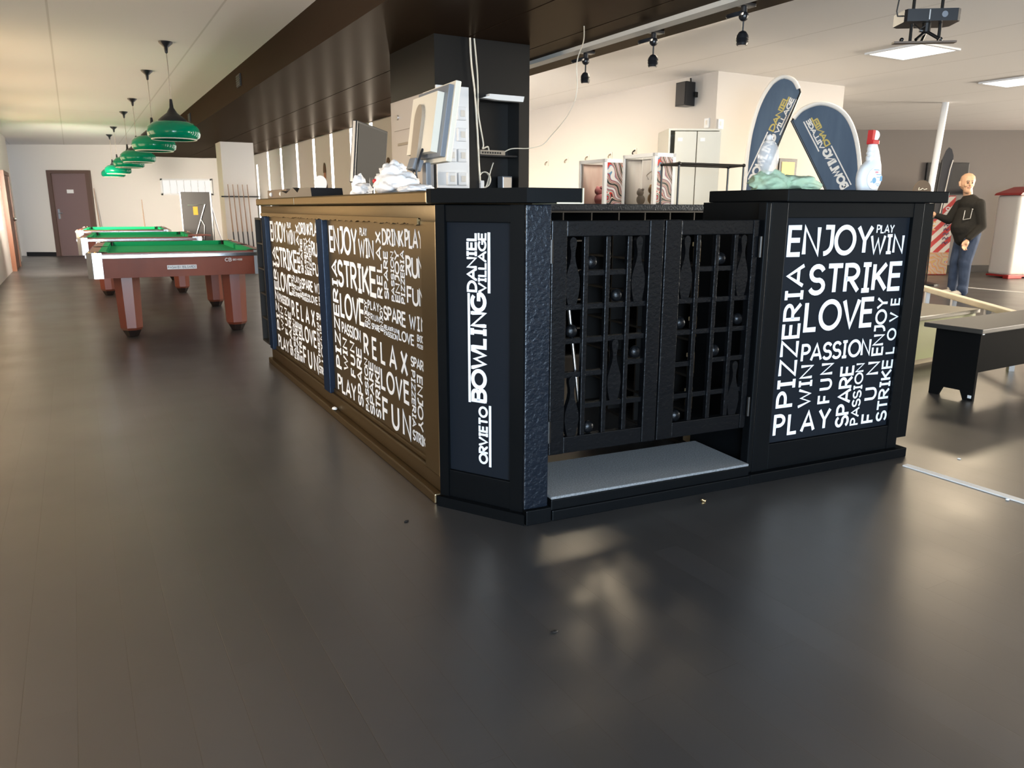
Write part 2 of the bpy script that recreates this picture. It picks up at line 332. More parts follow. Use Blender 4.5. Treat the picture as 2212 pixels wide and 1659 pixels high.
def ribbon(bm, pts, w):
    NR[0] += 1; yo = -(NR[0] % 7) * .00006
    closed = (pts[0][0] - pts[-1][0]) ** 2 + (pts[0][1] - pts[-1][1]) ** 2 < 1e-10
    P = [Vector((p[0], p[1])) for p in (pts[:-1] if closed else pts)]; m = len(P); L, Rr = [], []
    for i in range(m):
        d1 = (P[i] - P[i - 1]) if (closed or i > 0) else (P[1] - P[0])
        d2 = (P[(i + 1) % m] - P[i]) if (closed or i < m - 1) else d1
        if d1.length < 1e-9: d1 = d2
        if d2.length < 1e-9: d2 = d1
        d1 = d1.normalized(); d2 = d2.normalized(); n1 = Vector((-d1.y, d1.x)); n2 = Vector((-d2.y, d2.x)); n = n1 + n2
        n = n1 if n.length < 1e-4 else n.normalized()
        k = min(w / 2 / max(n.dot(n1), .38), w * .66)
        L.append(P[i] + n * k); Rr.append(P[i] - n * k)
    A = [bm.verts.new((p.x, yo, p.y)) for p in L]; B = [bm.verts.new((p.x, yo, p.y)) for p in Rr]
    for i in range(m if closed else m - 1):
        j = (i + 1) % m
        try: bm.faces.new((A[i], B[i], B[j], A[j]))
        except ValueError: pass
def word(bm, t, d, x0, z0, L, cap, track=0., wt=.155, slab=False, mirror=False, X=None):
    gap = .17 + track; w = wt * cap; capi = cap - w
    tot = sum(G[c][0] for c in t) + gap * (len(t) - 1); sx = (L - w) / tot; cur = 0.
    ex, hx = {'H': ((1, 0), (0, 1)), 'U': ((0, 1), (-1, 0)), 'D': ((0, -1), (1, 0))}[d]
    old = set(bm.verts)
    for c in t:
        for st in G[c][1]:
            pts = []
            for px, pz in st:
                u = w / 2 + (cur + px) * sx; v = w / 2 + pz * capi
                pts.append((x0 + ex[0] * u + hx[0] * v, z0 + ex[1] * u + hx[1] * v))
            ribbon(bm, pts, w)
            if slab and c not in 'OGCSJI':
                for (qx, qz), (rx, rz) in ((st[0], st[1]), (st[-1], st[-2])):
                    if (qz < .02 or qz > .98) and abs(qz - rz) > .3:
                        hw = .085 / sx * cap
                        sp = []
                        for dx in (-hw, hw):
                            u = w / 2 + (cur + qx) * sx + dx * sx; v = w / 2 + (.0 + w * .02 if qz < .5 else 1.) * capi
                            sp.append((x0 + ex[0] * u + hx[0] * v, z0 + ex[1] * u + hx[1] * v))
                        ribbon(bm, sp, w * .8)
        cur += G[c][0] + gap
    nv = [v for v in bm.verts if v not in old]
    if X is not None: bmesh.ops.transform(bm, matrix=X, verts=nv)
def lettering(words, name, m, parent, y, thick=.0012, rects=(), **k):
    b = MB()
    for w_ in words: word(b.bm, *w_, **k)
    for x0, x1, z0, z1 in rects:
        b.bm.faces.new([b.bm.verts.new(p) for p in ((x0, 0, z0), (x1, 0, z0), (x1, 0, z1), (x0, 0, z1))])
    bmesh.ops.translate(b.bm, verts=b.bm.verts, vec=(0, y, 0))
    g = bmesh.ops.extrude_face_region(b.bm, geom=list(b.bm.faces))
    bmesh.ops.translate(b.bm, verts=[v for v in g['geom'] if isinstance(v, bmesh.types.BMVert)], vec=(0, -thick, 0))
    return b.build(name, m, parent)

# ================================================================ THE SETTING
def hs(name, boxes, m):                        # boxes in the hall grid
    b = MB()
    for q in boxes: b.box(*q)
    return struct(b.build(name, m, rot=HR))
def P(b, a):
    v = H(b, a); return (v.x, v.y)
FAR_Y, BACK_Y = 15.85, 20.2
fl = MB(); fl.box(-4, 22, -7, 25, -.2, 0); struct(fl.build('floor', 'floor', rot=HR))
hs('ceiling', [(-1.4, 22, -6.2, 25, 2.8, 2.95)], 'ceil')
sb = MB()
for x0, x1 in ((1.8, 2.672), (2.684, 3.294), (3.306, 3.93)): sb.box(x0, x1, -6, 21.5, 2.48, 2.52)
sb.box(1.8, 3.93, -6, 21.5, 2.515, 2.8)
struct(sb.build('ceiling_soffit', 'soffit', rot=HR))
# left wall with windows out of the frame
lw = [(-1.36, -1.16, -6.2, -5.5, 0, 2.8), (-1.36, -1.16, -5.5, -.7, 0, .3), (-1.36, -1.16, -5.5, -.7, 2.4, 2.8), (-1.36, -1.16, -.7, 4.3, 0, 2.8), (-1.36, -1.16, 4.3, 17.3, 0, .85), (-1.36, -1.16, 4.3, 17.3, 2.25, 2.8), (-1.36, -1.16, 17.3, 21.6, 0, 2.8)]
for i in range(4): lw.append((-1.36, -1.16, LEFTWIN[i] + 1.7, LEFTWIN[i + 1], .85, 2.25))
hs('wall_left', lw, 'wall')
def window(n, x0, x1, y0, y1, z0, z1, ax, pane):
    f = MB(); t = .05
    if ax == 'a':
        for q in ((x0, x1, y0, y0 + t, z0, z1), (x0, x1, y1 - t, y1, z0, z1), (x0, x1, y0 + t, y1 - t, z0, z0 + t), (x0, x1, y0 + t, y1 - t, z1 - t, z1), (x0, x1, (y0 + y1) / 2 - .02, (y0 + y1) / 2 + .02, z0 + t, z1 - t)): f.box(*q)
    else:
        for q in ((x0, x0 + t, y0, y1, z0, z1), (x1 - t, x1, y0, y1, z0, z1), (x0 + t, x1 - t, y0, y1, z0, z0 + t), (x0 + t, x1 - t, y0, y1, z1 - t, z1), ((x0 + x1) / 2 - .02, (x0 + x1) / 2 + .02, y0, y1, z0 + t, z1 - t)): f.box(*q)
    w_ = struct(f.build('window_%d' % n, 'white', rot=HR))
    p = MB()
    if ax == 'a': xm = (x0 + x1) / 2; p.box(xm - .006, xm + .006, y0 + t, y1 - t, z0 + t, z1 - t)
    else: ym = (y0 + y1) / 2; p.box(x0 + t, x1 - t, ym - .006, ym + .006, z0 + t, z1 - t)
    p.build('pane', pane, w_)
nwin = 1
for i in range(5):
    window(nwin, -1.34, -1.24, LEFTWIN[i], LEFTWIN[i] + 1.7, .85, 2.25, 'a', 'leftpane'); nwin += 1
window(nwin, -1.34, -1.24, -5.5, -.7, .3, 2.4, 'a', 'frontpane'); nwin += 1
# wall behind the camera with shop windows
fwl = [(-1.36, 22, -6.4, -6.2, 0, .3), (-1.36, 22, -6.4, -6.2, 2.4, 2.8)]
xs = [-1.36, -.9, 2.1, 22]
for i in range(0, 4, 2): fwl.append((xs[i], xs[i + 1], -6.4, -6.2, .3, 2.4))
hs('wall_front', fwl, 'wall')
for i in (1,): window(nwin, xs[i], xs[i + 1], -6.36, -6.28, .3, 2.4, 'b', 'frontpane' if i == 1 else 'rightpane'); nwin += 1
hs('wall_right', [(20, 20.2, -6.4, 12, 0, .6), (20, 20.2, -6.4, 12, 2.4, 2.8), (20, 20.2, -6.4, -2.9, .6, 2.4), (20, 20.2, -.1, 1.1, .6, 2.4), (20, 20.2, 3.9, 12, .6, 2.4)], 'wallgrey')
window(nwin, 20.05, 20.15, -2.9, -.1, .6, 2.4, 'a', 'rightpane'); nwin += 1  # this unseen window and the next are added to house the fill lights
window(nwin, 20.05, 20.15, 1.1, 3.9, .6, 2.4, 'a', 'rightpane'); nwin += 1
b = MB(); q = P(6.65, 19.0)
b.box(-13.1, q[0] + 1, BACK_Y, BACK_Y + .2, 0, 2.8); struct(b.build('wall_back', 'wall'))
b = MB(); b.box(.9, 15, FAR_Y, FAR_Y + .2, 0, 2.8); struct(b.build('wall_far', 'wallgrey'))
# inner wall of the right hall: long wall, then a jog
hs('wall_middle', [(6.65, 6.85, 7.15, 22, 0, 2.8)], 'wallmid')
hs('wall_jog', [(6.65, 8.85, 6.95, 7.15, 0, 2.8)], 'wallmid')
hs('wall_side', [(8.65, 8.85, 7.15, 13.4, 0, 2.8)], 'wall')
# partition with slit windows right under the soffit
slits = [(19.6, .96, 2.26)] + [(a_, .5, 2.48) for a_ in (18.36, 17.1, 15.74, 14.52, 13.4, 12.3, 11.36, 10.2, 9.1, 8.2)]  # the three nearest slits are unseen, added beside the wall fill lights
pw = MB(); cuts = sorted(slits, key=lambda q: -q[0]); edge = 20.9
for a_, z0, z1 in cuts:
    pw.box(4.0, 4.12, a_ + .07, edge, 0, 2.8)
    pw.box(4.0, 4.12, a_ - .07, a_ + .07, 0, z0)
    if z1 < 2.47: pw.box(4.0, 4.12, a_ - .07, a_ + .07, z1, 2.8)
    else: pw.box(4.0, 4.12, a_ - .07, a_ + .07, 2.485, 2.8)
    edge = a_ - .07
pw.box(4.0, 4.12, 7.6, edge, 0, 2.8)  # unseen stretch, lengthened to hold the added slits
struct(pw.build('wall_partition', 'wall', rot=HR))
for a_, z0, z1 in slits:
    b = MB(); b.box(4.012, 4.03, a_ - .07, a_ + .07, z0, min(z1, 2.484)); struct(b.build('window_%d' % nwin, 'daypane', rot=HR)); nwin += 1
# square white column that carries the cue rack
hs('wall_column', [(2.6, 3.21, 15.95, 16.5, 0, 2.48)], 'wall')
# high frosted window in the back wall
b = MB()
for q in ((-9.05, -7.72, BACK_Y - .05, BACK_Y, 1.56, 1.6), (-9.05, -7.72, BACK_Y - .05, BACK_Y, 1.93, 1.97), (-9.05, -9.0, BACK_Y - .05, BACK_Y, 1.56, 1.97), (-7.77, -7.72, BACK_Y - .05, BACK_Y, 1.56, 1.97)): b.box(*q)
for i in range(1, 7): b.box(-9.0 + i * .18, -8.99 + i * .18, BACK_Y - .04, BACK_Y - .005, 1.6, 1.93)
w_ = struct(b.build('window_%d' % nwin, 'white')); nwin += 1
b = MB(); b.box(-9.0, -7.77, BACK_Y - .02, BACK_Y - .012, 1.6, 1.93); b.build('pane', 'highpane', w_)
# door in the back wall
b = MB(); b.box(-11.93, -11.82, BACK_Y - .09, BACK_Y, 0, 2.17); b.box(-10.94, -10.83, BACK_Y - .09, BACK_Y, 0, 2.17); b.box(-11.82, -10.94, BACK_Y - .09, BACK_Y, 2.09, 2.17)
d1 = struct(b.build('door_1', 'doorframe'))
b = MB(); b.box(-11.82, -10.94, BACK_Y - .05, BACK_Y - .01, .01, 2.09); b.build('door_leaf', 'door', d1)
b = MB(); b.box(-11.76, -11.71, BACK_Y - .075, BACK_Y - .05, .95, 1.2, .006); b.tube([(-11.735, BACK_Y - .07, 1.1), (-11.735, BACK_Y - .11, 1.1), (-11.62, BACK_Y - .11, 1.1)], .012); b.build('door_handle', 'metal', d1)
b = MB(); b.box(-11.47, -11.30, BACK_Y - .058, BACK_Y - .05, 1.60, 1.69); b.build('door_sign', 'white', d1, label='small white sign plate on the brown door')
# brown door in the left wall
b = MB(); b.box(-1.16, -1.08, 18.15, 18.25, 0, 1.95); b.box(-1.16, -1.08, 19.55, 19.65, 0, 1.95); b.box(-1.16, -1.08, 18.25, 19.55, 1.87, 1.95)
d2 = struct(b.build('door_2', 'orange', rot=HR))
b = MB(); b.box(-1.15, -1.1, 18.25, 19.55, .01, 1.87); b.build('door_leaf', 'orange', d2)
b = MB(); b.ball((-1.07, 19.45, 1.0), .035); b.build('door_handle', 'chrome', d2)
b = MB(); b.box(-12.75, -11.93, BACK_Y - .02, BACK_Y, 0, .1); b.box(-10.83, -4.2, BACK_Y - .02, BACK_Y, 0, .1); struct(b.build('baseboard_back', 'dark'))
b = MB(); b.box(7, 14.6, FAR_Y - .02, FAR_Y, 0, .14); struct(b.build('baseboard_far', 'dark'))
# pale strip inlaid in the floor where it changes level, and a second one further off
hs('trim_1', [(2.745 + .735, 2.745 + .775, -4, 2.18, 0, .006)], 'wall')
hs('trim_2', [(12.7, 12.76, 2, 7.25, 0, .006)], 'wall')
# black pillar with a recess on its front
NB0, NB1, NZ0, NZ1 = 2.777, 3.122, 1.40, 2.062
pb = MB(); A0, A1 = 5.42, 6.32
pb.box(2.41, 3.215, A0 + .18, A1, 0, 2.48); pb.box(2.41, NB0, A0, A0 + .18, 0, 2.48); pb.box(NB1, 3.215, A0, A0 + .18, 0, 2.48)
pb.box(NB0, NB1, A0, A0 + .18, 0, NZ0); pb.box(NB0, NB1, A0, A0 + .18, NZ1, 2.48)
struct(pb.build('wall_pillar', 'pillar', rot=HR))
# grilles in the soffit's fascia
for i, (a_, lab) in enumerate(((9.45, 'small dark grille in brown soffit side, nearer the camera'), (13.66, 'small dark grille in brown soffit side, beyond the nearest lamp'))):
    g = thing('vent_grille', lab, 'vent', H(1.8, a_, 2.645), HR, 'soffit grilles')
    b = MB(); b.box(-.012, 0, -.11, .11, -.065, .065); b.build('frame', 'dark', g)
    b = MB()
    for k in range(5): b.box(-.018, -.012, -.1, .1, -.055 + k * .024, -.043 + k * .024)
    b.build('louvre', 'darkmetal', g)

# ================================================================ THE BAR
FRo, FRz = (0.056, 2.857, 0), R(24.4769)
FLo, FLz = (-1.922, 6.005, 0), R(-61.39)
FCo, FCz = (-.324, 3.075, 0), R(-29.789)
WR = [('ENJOY','H',1.308,1.041,.532,.141,0),('PLAY','H',1.857,1.140,.118,.041,0),('WIN','H',1.823,1.041,.228,.095,0),('STRIKE','H',1.454,.861,.613,.145,0),('LOVE','H',1.448,.690,.453,.150,0),('PIZZERIA','U',1.430,.337,.673,.110,0),('LOVE','U',2.072,.545,.284,.064,.5),('ENJOY','U',1.992,.543,.292,.079,0),('PASSION','H',1.450,.547,.454,.089,0),('WIN','U',1.537,.325,.209,.084,0),('FUN','U',1.667,.331,.202,.084,.25),('SPARE','U',1.806,.195,.318,.092,0),('PASSION','U',1.875,.196,.318,.059,0),('FUN','U',1.981,.197,.318,.087,.7),('STRIKE','U',2.072,.195,.326,.076,0),('PLAY','H',1.316,.197,.366,.111,.15)]
WL = [('ENJOY','H',1.638,.994,.549,.156,0),('PLAY','H',2.234,1.108,.120,.043,0),('WIN','H',2.202,.997,.251,.102,0),('RELAX','U',2.570,.809,.331,.083,.1),('DRINK','H',2.588,1.074,.295,.081,0),('PLAY','H',2.896,1.074,.223,.086,0),('SPARE','U',2.659,.813,.238,.063,0),('PASSION','U',2.744,.813,.238,.046,0),('ENJOY','U',2.816,.815,.245,.063,0),('PIZZERIA','U',2.882,.816,.247,.052,0),('RUN','H',2.899,.945,.231,.098,0),('FUN','H',2.906,.822,.227,.084,0),('STRIKE','H',1.781,.802,.699,.159,0),('PIZZERIA','U',1.777,.299,.661,.119,0),('LOVE','H',1.803,.625,.458,.151,0),('ENJOY','U',2.311,.631,.145,.049,0),('LOVE','U',2.353,.630,.091,.039,0),('PLAY','H',2.323,.732,.182,.049,.2),('RUN','H',2.366,.680,.140,.035,.2),('SPARE','H',2.374,.632,.133,.034,0),('ENJOY','U',2.559,.643,.131,.045,0),('RELAX','H',2.572,.660,.105,.023,0),('RUN','H',2.683,.662,.094,.023,.3),('PASSION','H',2.570,.628,.193,.028,0),('SPARE','H',2.572,.706,.309,.074,0),('WIN','H',2.924,.712,.207,.068,.1),('LOVE','H',2.780,.635,.201,.052,0),('ENJOY','H',3.019,.664,.101,.033,0),('PIZZERIA','H',3.017,.636,.107,.019,0),('PASSION','H',1.815,.530,.360,.070,0),('WIN','U',1.907,.311,.197,.090,0),('FUN','U',2.052,.302,.208,.090,.2),('SPARE','U',2.178,.156,.342,.095,0),('PASSION','U',2.281,.156,.299,.062,0),('SPARE','U',2.373,.155,.299,.076,0),('STRIKE','U',2.476,.162,.289,.080,0),('RELAX','H',2.225,.471,.665,.121,.45),('PLAY','H',1.671,.154,.376,.107,0),('LOVE','H',2.494,.335,.408,.117,.1),('FUN','H',2.502,.162,.409,.136,.3),('SPARE','H',2.932,.535,.188,.050,0),('PIZZERIA','D',2.931,.520,.277,.050,0),('ENJOY','D',3.004,.510,.263,.068,0),('PASSION','D',3.092,.516,.270,.05,0),('STRIKE','H',2.933,.179,.197,.053,0)]

# ---- left front of the bar (local: x from the far end to the near corner, y inwards)
bf = thing('bar_front', 'long left side of the bar with two word panels in brown glare', 'bar counter', FLo, FLz)
b = MB(); b.box(-.1, 3.27, .07, .5, .05, 1.262); b.build('body', 'glareblack', bf)
b = MB(); b.box(-.2, 3.32, .0, .5, 0, .045, .006); b.build('plinth', 'glareblack', bf)
b = MB(); b.box(-.2, 3.325, .032, .09, .045, .125, .006); b.box(-.2, 3.325, .046, .1, .125, .15, .004); b.build('bottom_rail', 'glareblack', bf)
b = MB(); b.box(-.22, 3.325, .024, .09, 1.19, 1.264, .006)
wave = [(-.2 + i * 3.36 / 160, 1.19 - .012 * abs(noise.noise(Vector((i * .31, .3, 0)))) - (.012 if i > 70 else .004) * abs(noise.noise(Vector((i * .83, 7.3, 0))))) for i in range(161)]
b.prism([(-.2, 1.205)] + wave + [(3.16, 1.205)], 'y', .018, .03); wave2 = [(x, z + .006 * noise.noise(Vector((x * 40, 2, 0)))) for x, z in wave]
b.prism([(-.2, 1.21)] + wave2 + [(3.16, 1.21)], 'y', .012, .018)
b.build('top_rail', 'glareblack', bf, smooth=30)
for nm, x0, x1, m in (('stile', 3.165, 3.328, 'glareblack'), ('stile', 1.462, 1.60, 'bluesheen'), ('stile', -.21, -.095, 'bluesheen')):
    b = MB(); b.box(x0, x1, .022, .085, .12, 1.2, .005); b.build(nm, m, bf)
for x0, x1, off in ((1.6, 3.165, 0.), (-.095, 1.462, -1.70)):
    b = MB(); b.box(x0, x1, .056, .075, .13, 1.2); p_ = b.build('word_panel', 'glareprint', bf)
    ws = []
    for w_ in WL:
        w2 = list(w_); w2[2] += off; ws.append(tuple(w2))
    lettering(ws, 'lettering', 'vinyl', p_, .0555)
# ---- chamfered corner with the upright sign
cc = thing('corner_cabinet', 'narrow chamfered bar corner with upright white sign ORVIETO BOWLING DANIEL VILLAGE', 'bar counter', FCo, FCz)
b = MB(); b.box(.06, .33, .056, .075, .05, 1.262); b.build('body', 'black', cc)
b = MB(); b.prism([(.004, 0), (.432, 0), (.35, .058), (.1, .058)], 'z', 0, .045); b.build('plinth', 'black', cc)
b = MB(); b.prism([(.006, .022), (.05, .022), (.05, .055), (.03, .055)], 'z', .045, 1.264); b.build('stile', 'black', cc)
b = MB(); b.prism([(.352, .022), (.412, .022), (.368, .055), (.352, .055)], 'z', .045, 1.264); b.build('stile', 'black', cc)
b = MB(); b.box(.05, .352, .026, .06, 1.197, 1.264, .004); b.build('top_rail', 'black', cc)
b = MB(); b.box(.05, .352, .026, .06, .045, .165, .004); b.build('bottom_rail', 'black', cc)
b = MB(); b.box(.05, .352, .04, .055, .16, 1.2); p_ = b.build('sign_panel', 'print', cc)
lb = lettering([('ORVIETO','U',.238,.214,.248,.045,-.02),('BOWLING','U',.234,.475,.447,.076,-.02),('DANIEL','U',.191,.925,.236,.049,-.03),('VILLAGE','U',.235,.925,.236,.040,-.03)], 'lettering', 'vinyl', p_, .0395, wt=.215, slab=True,
               rects=((.243, .254, .206, .468), (.145, .156, .472, .921), (.240, .252, .925, 1.160)))
# ---- rough post beside the gate
po = thing('gate_post', 'rough black square post between the corner sign and the gate', 'post', FRo, FRz)
b = MB(); b.box(.004, .110, .022, .14, .06, 1.264, .004); b.build('post', 'tar', po)
b = MB(); b.box(.004, .116, .0, .14, 0, .062, .003); b.build('foot', 'black', po)
# ---- step in the gateway
st = thing('entrance_step', 'low black step with grey speckled mat in the gateway', 'step', FRo, FRz)
b = MB(); b.box(.122, 1.154, 0, .03, 0, .045, .004); b.box(.122, 1.154, .012, .41, 0, .088, .004); b.build('riser', 'black', st)
b = MB(); b.box(.123, 1.153, .014, .412, .088, .1, .004); b.build('tread_mat', 'carpet', st)
# ---- right cabinet
rc = thing('cabinet', 'black cabinet right of the gate with white word panel ENJOY STRIKE LOVE', 'bar counter', FRo, FRz)
b = MB(); b.box(1.19, 2.13, .07, .5, .05, 1.281); b.build('body', 'black', rc)
b = MB(); b.box(1.156, 2.19, .0, .5, 0, .048, .004); b.build('plinth', 'black', rc)
b = MB(); b.box(1.156, 1.186, .03, .08, .05, 1.281, .006); b.build('stile', 'black', rc)
b = MB(); b.box(1.188, 1.284, .032, .08, .045, 1.281, .003); b.build('stile', 'black', rc)
b = MB(); b.box(2.076, 2.146, .032, .08, .045, 1.281, .002); b.build('stile', 'black', rc)
b = MB(); b.box(1.284, 2.076, .034, .08, 1.214, 1.281, .002); b.build('top_rail', 'black', rc)
b = MB(); b.box(1.284, 2.076, .034, .08, .045, .172, .004); b.build('bottom_rail', 'black', rc)
b = MB(); b.box(2.147, 2.235, .05, .5, .09, 1.281); b.build('side_board', 'black', rc)
b = MB(); b.box(1.284, 2.076, .05, .07, .165, 1.22); p_ = b.build('word_panel', 'print', rc)
lettering(WR, 'lettering', 'vinyl', p_, .0495)
# ---- worktops
wt = thing('worktop', 'long worn worktop on the left side of the bar', 'worktop', FLo, FLz)
b = MB(); b.box(1.03, 3.296, -.002, .55, 1.266, 1.318, .008); b.build('slab', 'glareblack', wt); b = MB(); b.box(-.27, 1.024, -.002, .55, 1.266, 1.318, .008); b.build('slab', 'glareblack', wt)
ct = thing('worktop', 'black worktop over the chamfered corner, ending beside the gate', 'worktop', (0, 0, 0))
ux, uy = math.cos(FRz), math.sin(FRz)
poly = [(-.343, 3.110), (-.322, 3.070), (.052, 2.852), (.056 + .226 * ux, 2.852 + .226 * uy), (.1, 3.33), (.14, 3.35)]
b = MB(); b.prism(poly, 'z', 1.272, 1.325); b.build('slab', 'black', ct)
b = MB(); X = Matrix.Translation(FRo) @ Matrix.Rotation(FRz, 4, 'Z'); b.box(.228, .233, -.004, .5, 1.268, 1.326, X=X); b.box(.118, .233, -.0045, -.001, 1.268, 1.273, X=X); b.build('edging', 'creamtrim', ct, label='cream edging strip')
rt_ = thing('worktop', 'black worktop on the right cabinet under the spray bottle', 'worktop', FRo, FRz)
b = MB(); b.box(1.24, 2.262, -.004, .525, 1.282, 1.336, .005); b.build('slab', 'black', rt_)

# ---- the two swing gates
def pin_profile(h, w):
    pr = [(0, .56), (.05, .68), (.14, .84), (.28, 1.), (.40, .93), (.52, .66), (.62, .40), (.72, .27), (.80, .30), (.88, .44), (.94, .46), (.98, .34), (1, .1)]
    L = [(-w * q, z * h) for z, q in pr]; Rr = [(w * q, z * h) for z, q in pr][::-1]
    return L + Rr
def gate(lab, xa, xb, st_l, st_r, top, bot, bars, rows, pins, balls, hinge_x):
    g = thing('swing_gate', lab, 'gate', FRo, FRz, 'swing gates of the bar')
    y0, y1 = .05, .086
    for x0, x1 in ((xa, st_l), (st_r, xb)):
        b = MB(); b.box(x0, x1, y0, y1, bot, top, .004); b.build('stile', 'gatepaint', g)
    zt, zb = 1.145, .335
    b = MB(); b.box(st_l, st_r, y0 + .003, y1, zt, top - .002, .003); b.build('top_rail', 'gatepaint', g)
    b = MB(); b.box(st_l, st_r, y0 + .003, y1, bot, zb, .003); b.build('bottom_rail', 'gatepaint', g)
    for x in bars:
        b = MB(); b.box(x - .0105, x + .0105, y0 + .004, y0 + .026, zb, zt, .003); b.build('lattice_bar', 'gatepaint', g)
    for z, x0, x1 in rows:
        b = MB(); b.box(x0, x1, y0 + .012, y1 + .004, z - .022, z, .002); b.build('lattice_slat', 'gatepaint', g)
    for x, z0, z1, lean in pins:
        b = MB(); X = Matrix.Translation((x, 0, z0)) @ Matrix.Rotation(R(lean), 4, 'Y')
        b.prism(pin_profile(z1 - z0, .033), 'y', y0 + .004, y0 + .028, X=X); b.build('pin_cutout', 'gatepaint', g)
    for x, z in balls:
        b = MB(); b.ball((x, y0 + .022, z), .0265, (1, .7, 1), 20, 12); b.build('ball', 'gatepaint', g, smooth=60)
    for z in (1.09, .37):
        b = MB(); b.tube([(hinge_x, .04, z - .045), (hinge_x, .04, z + .045)], .008, 10); b.build('hinge', 'darkmetal', g)
    return g
lg_ = gate('left bar gate with bowling pin cut-outs, next to the rough post', .127, .645, .195, .575, 1.207, .266,
     (.283, .384, .484), ((1.012, .272, .484), (.879, .195, .575), (.743, .195, .575), (.604, .195, .384), (.636, .484, .575), (.468, .272, .575)),
     ((.224, .880, 1.142, 0), (.530, .880, 1.142, 0), (.430, .47, .727, 0), (.232, .336, .587, 0)), ((.316, 1.043), (.438, .907), (.232, .771), (.538, .664), (.32, .362)), .1205)
gate('right bar gate with bowling pin cut-outs, next to the word panel cabinet', .652, 1.144, .735, 1.112, 1.207, .266,
     (.826, .926, 1.026), ((1.012, .826, 1.026), (.879, .735, 1.112), (.743, .735, 1.112), (.604, .735, .826), (.61, .926, 1.112), (.462, .735, 1.112)),
     ((.768, .880, 1.142, 0), (1.068, .880, 1.142, 0), (1.066, .336, .585, 0)), ((.959, 1.043), (.762, .774), (1.074, .774), (.955, .64), (.762, .362)), 1.146)
b = MB(); b.tube([(.222, .099, .95), (.305, .099, .34)], .0075, 10); b.build('latch_rod', 'metal', lg_, smooth=60, label='thin bright metal rod')
# ---- shoe cubbies behind the right gate and the back counter
def cubby(name, lab, cat, x0, x1, y0, y1, z0, z1, nx, nz, openside, loc, rz, m='black'):
    o = thing(name, lab, cat, loc, rz)
    t = .016
    b = MB(); b.box(x0, x1, y0, y1, z1 - t, z1); b.box(x0, x1, y0, y1, z0, z0 + t)
    if openside == 'y':
        b.box(x0, x0 + t, y0, y1, z0, z1); b.box(x1 - t, x1, y0, y1, z0, z1); b.box(x0, x1, y1 - t, y1, z0, z1)
    else:
        b.box(x0, x1, y0, y0 + t, z0, z1); b.box(x0, x1, y1 - t, y1, z0, z1); b.box(x1 - t, x1, y0, y1, z0, z1)
    b.build('carcass', m, o)
    for i in range(1, nz):
        z = z0 + (z1 - z0) * i / nz; b = MB(); b.box(x0 + .003, x1 - t, y0 + t if openside != 'y' else y0 + .003, y1 - t, z - .006, z + .006); b.build('shelf', m, o)
    for i in range(1, nx):
        b = MB()
        if openside == 'y': x = x0 + (x1 - x0) * i / nx; b.box(x - .006, x + .006, y0 + .004, y1 - t, z0 + t, z1 - t)
        else: y = y0 + (y1 - y0) * i / nx; b.box(x0 + .004, x1 - t, y - .006, y + .006, z0 + t, z1 - t)
        b.build('divider', m, o)
    return o
cubby('shoe_rack', 'black cubby rack inside the bar seen through the right gate', 'shoe rack', 1.24, 1.6, .53, 1.7, 0, 1.16, 4, 6, 'x', FRo, FRz, 'void')
for i in range(6):
    zz = i * 1.16 / 6 + .018
    o = thing('shoe_box', ['small tan box on the lowest shelf of the shoe rack', 'small tan box on the second shelf up of the shoe rack', 'small tan box on the third shelf up of the shoe rack', 'small tan box on the fourth shelf up of the shoe rack', 'small tan box on the fifth shelf up of the shoe rack', 'small tan box on the topmost shelf of the shoe rack'][i], 'box', (0, 0, 0), 0, 'tan boxes in the shoe rack')
    X = Matrix.Translation(FRo) @ Matrix.Rotation(FRz, 4, 'Z')
    b = MB(); b.box(1.262, 1.46, .56, .655, zz + .0, zz + .075, .004, X=X); b.build('box', 'tan', o)
    b = MB(); b.box(1.258, 1.464, .556, .659, zz + .078, zz + .1, .003, X=X); b.build('lid', 'tan', o)
bc = cubby('back_counter', 'black back counter with open cubbies on the far side of the bar', 'bar counter', 3.23, 5.8, 5.36, 5.8, 0, 1.235, 9, 5, 'y', (0, 0, 0), HR, 'void')
b = MB(); b.box(3.218, 5.83, 5.33, 5.83, 1.235, 1.29, .006); b.build('worktop', 'tar', bc)
cubby('end_rack', 'black open rack hung on the far left end of the bar', 'rack', -.5, -.225, .02, .4, .14, 1.17, 1, 5, 'y', FLo, FLz, 'void')

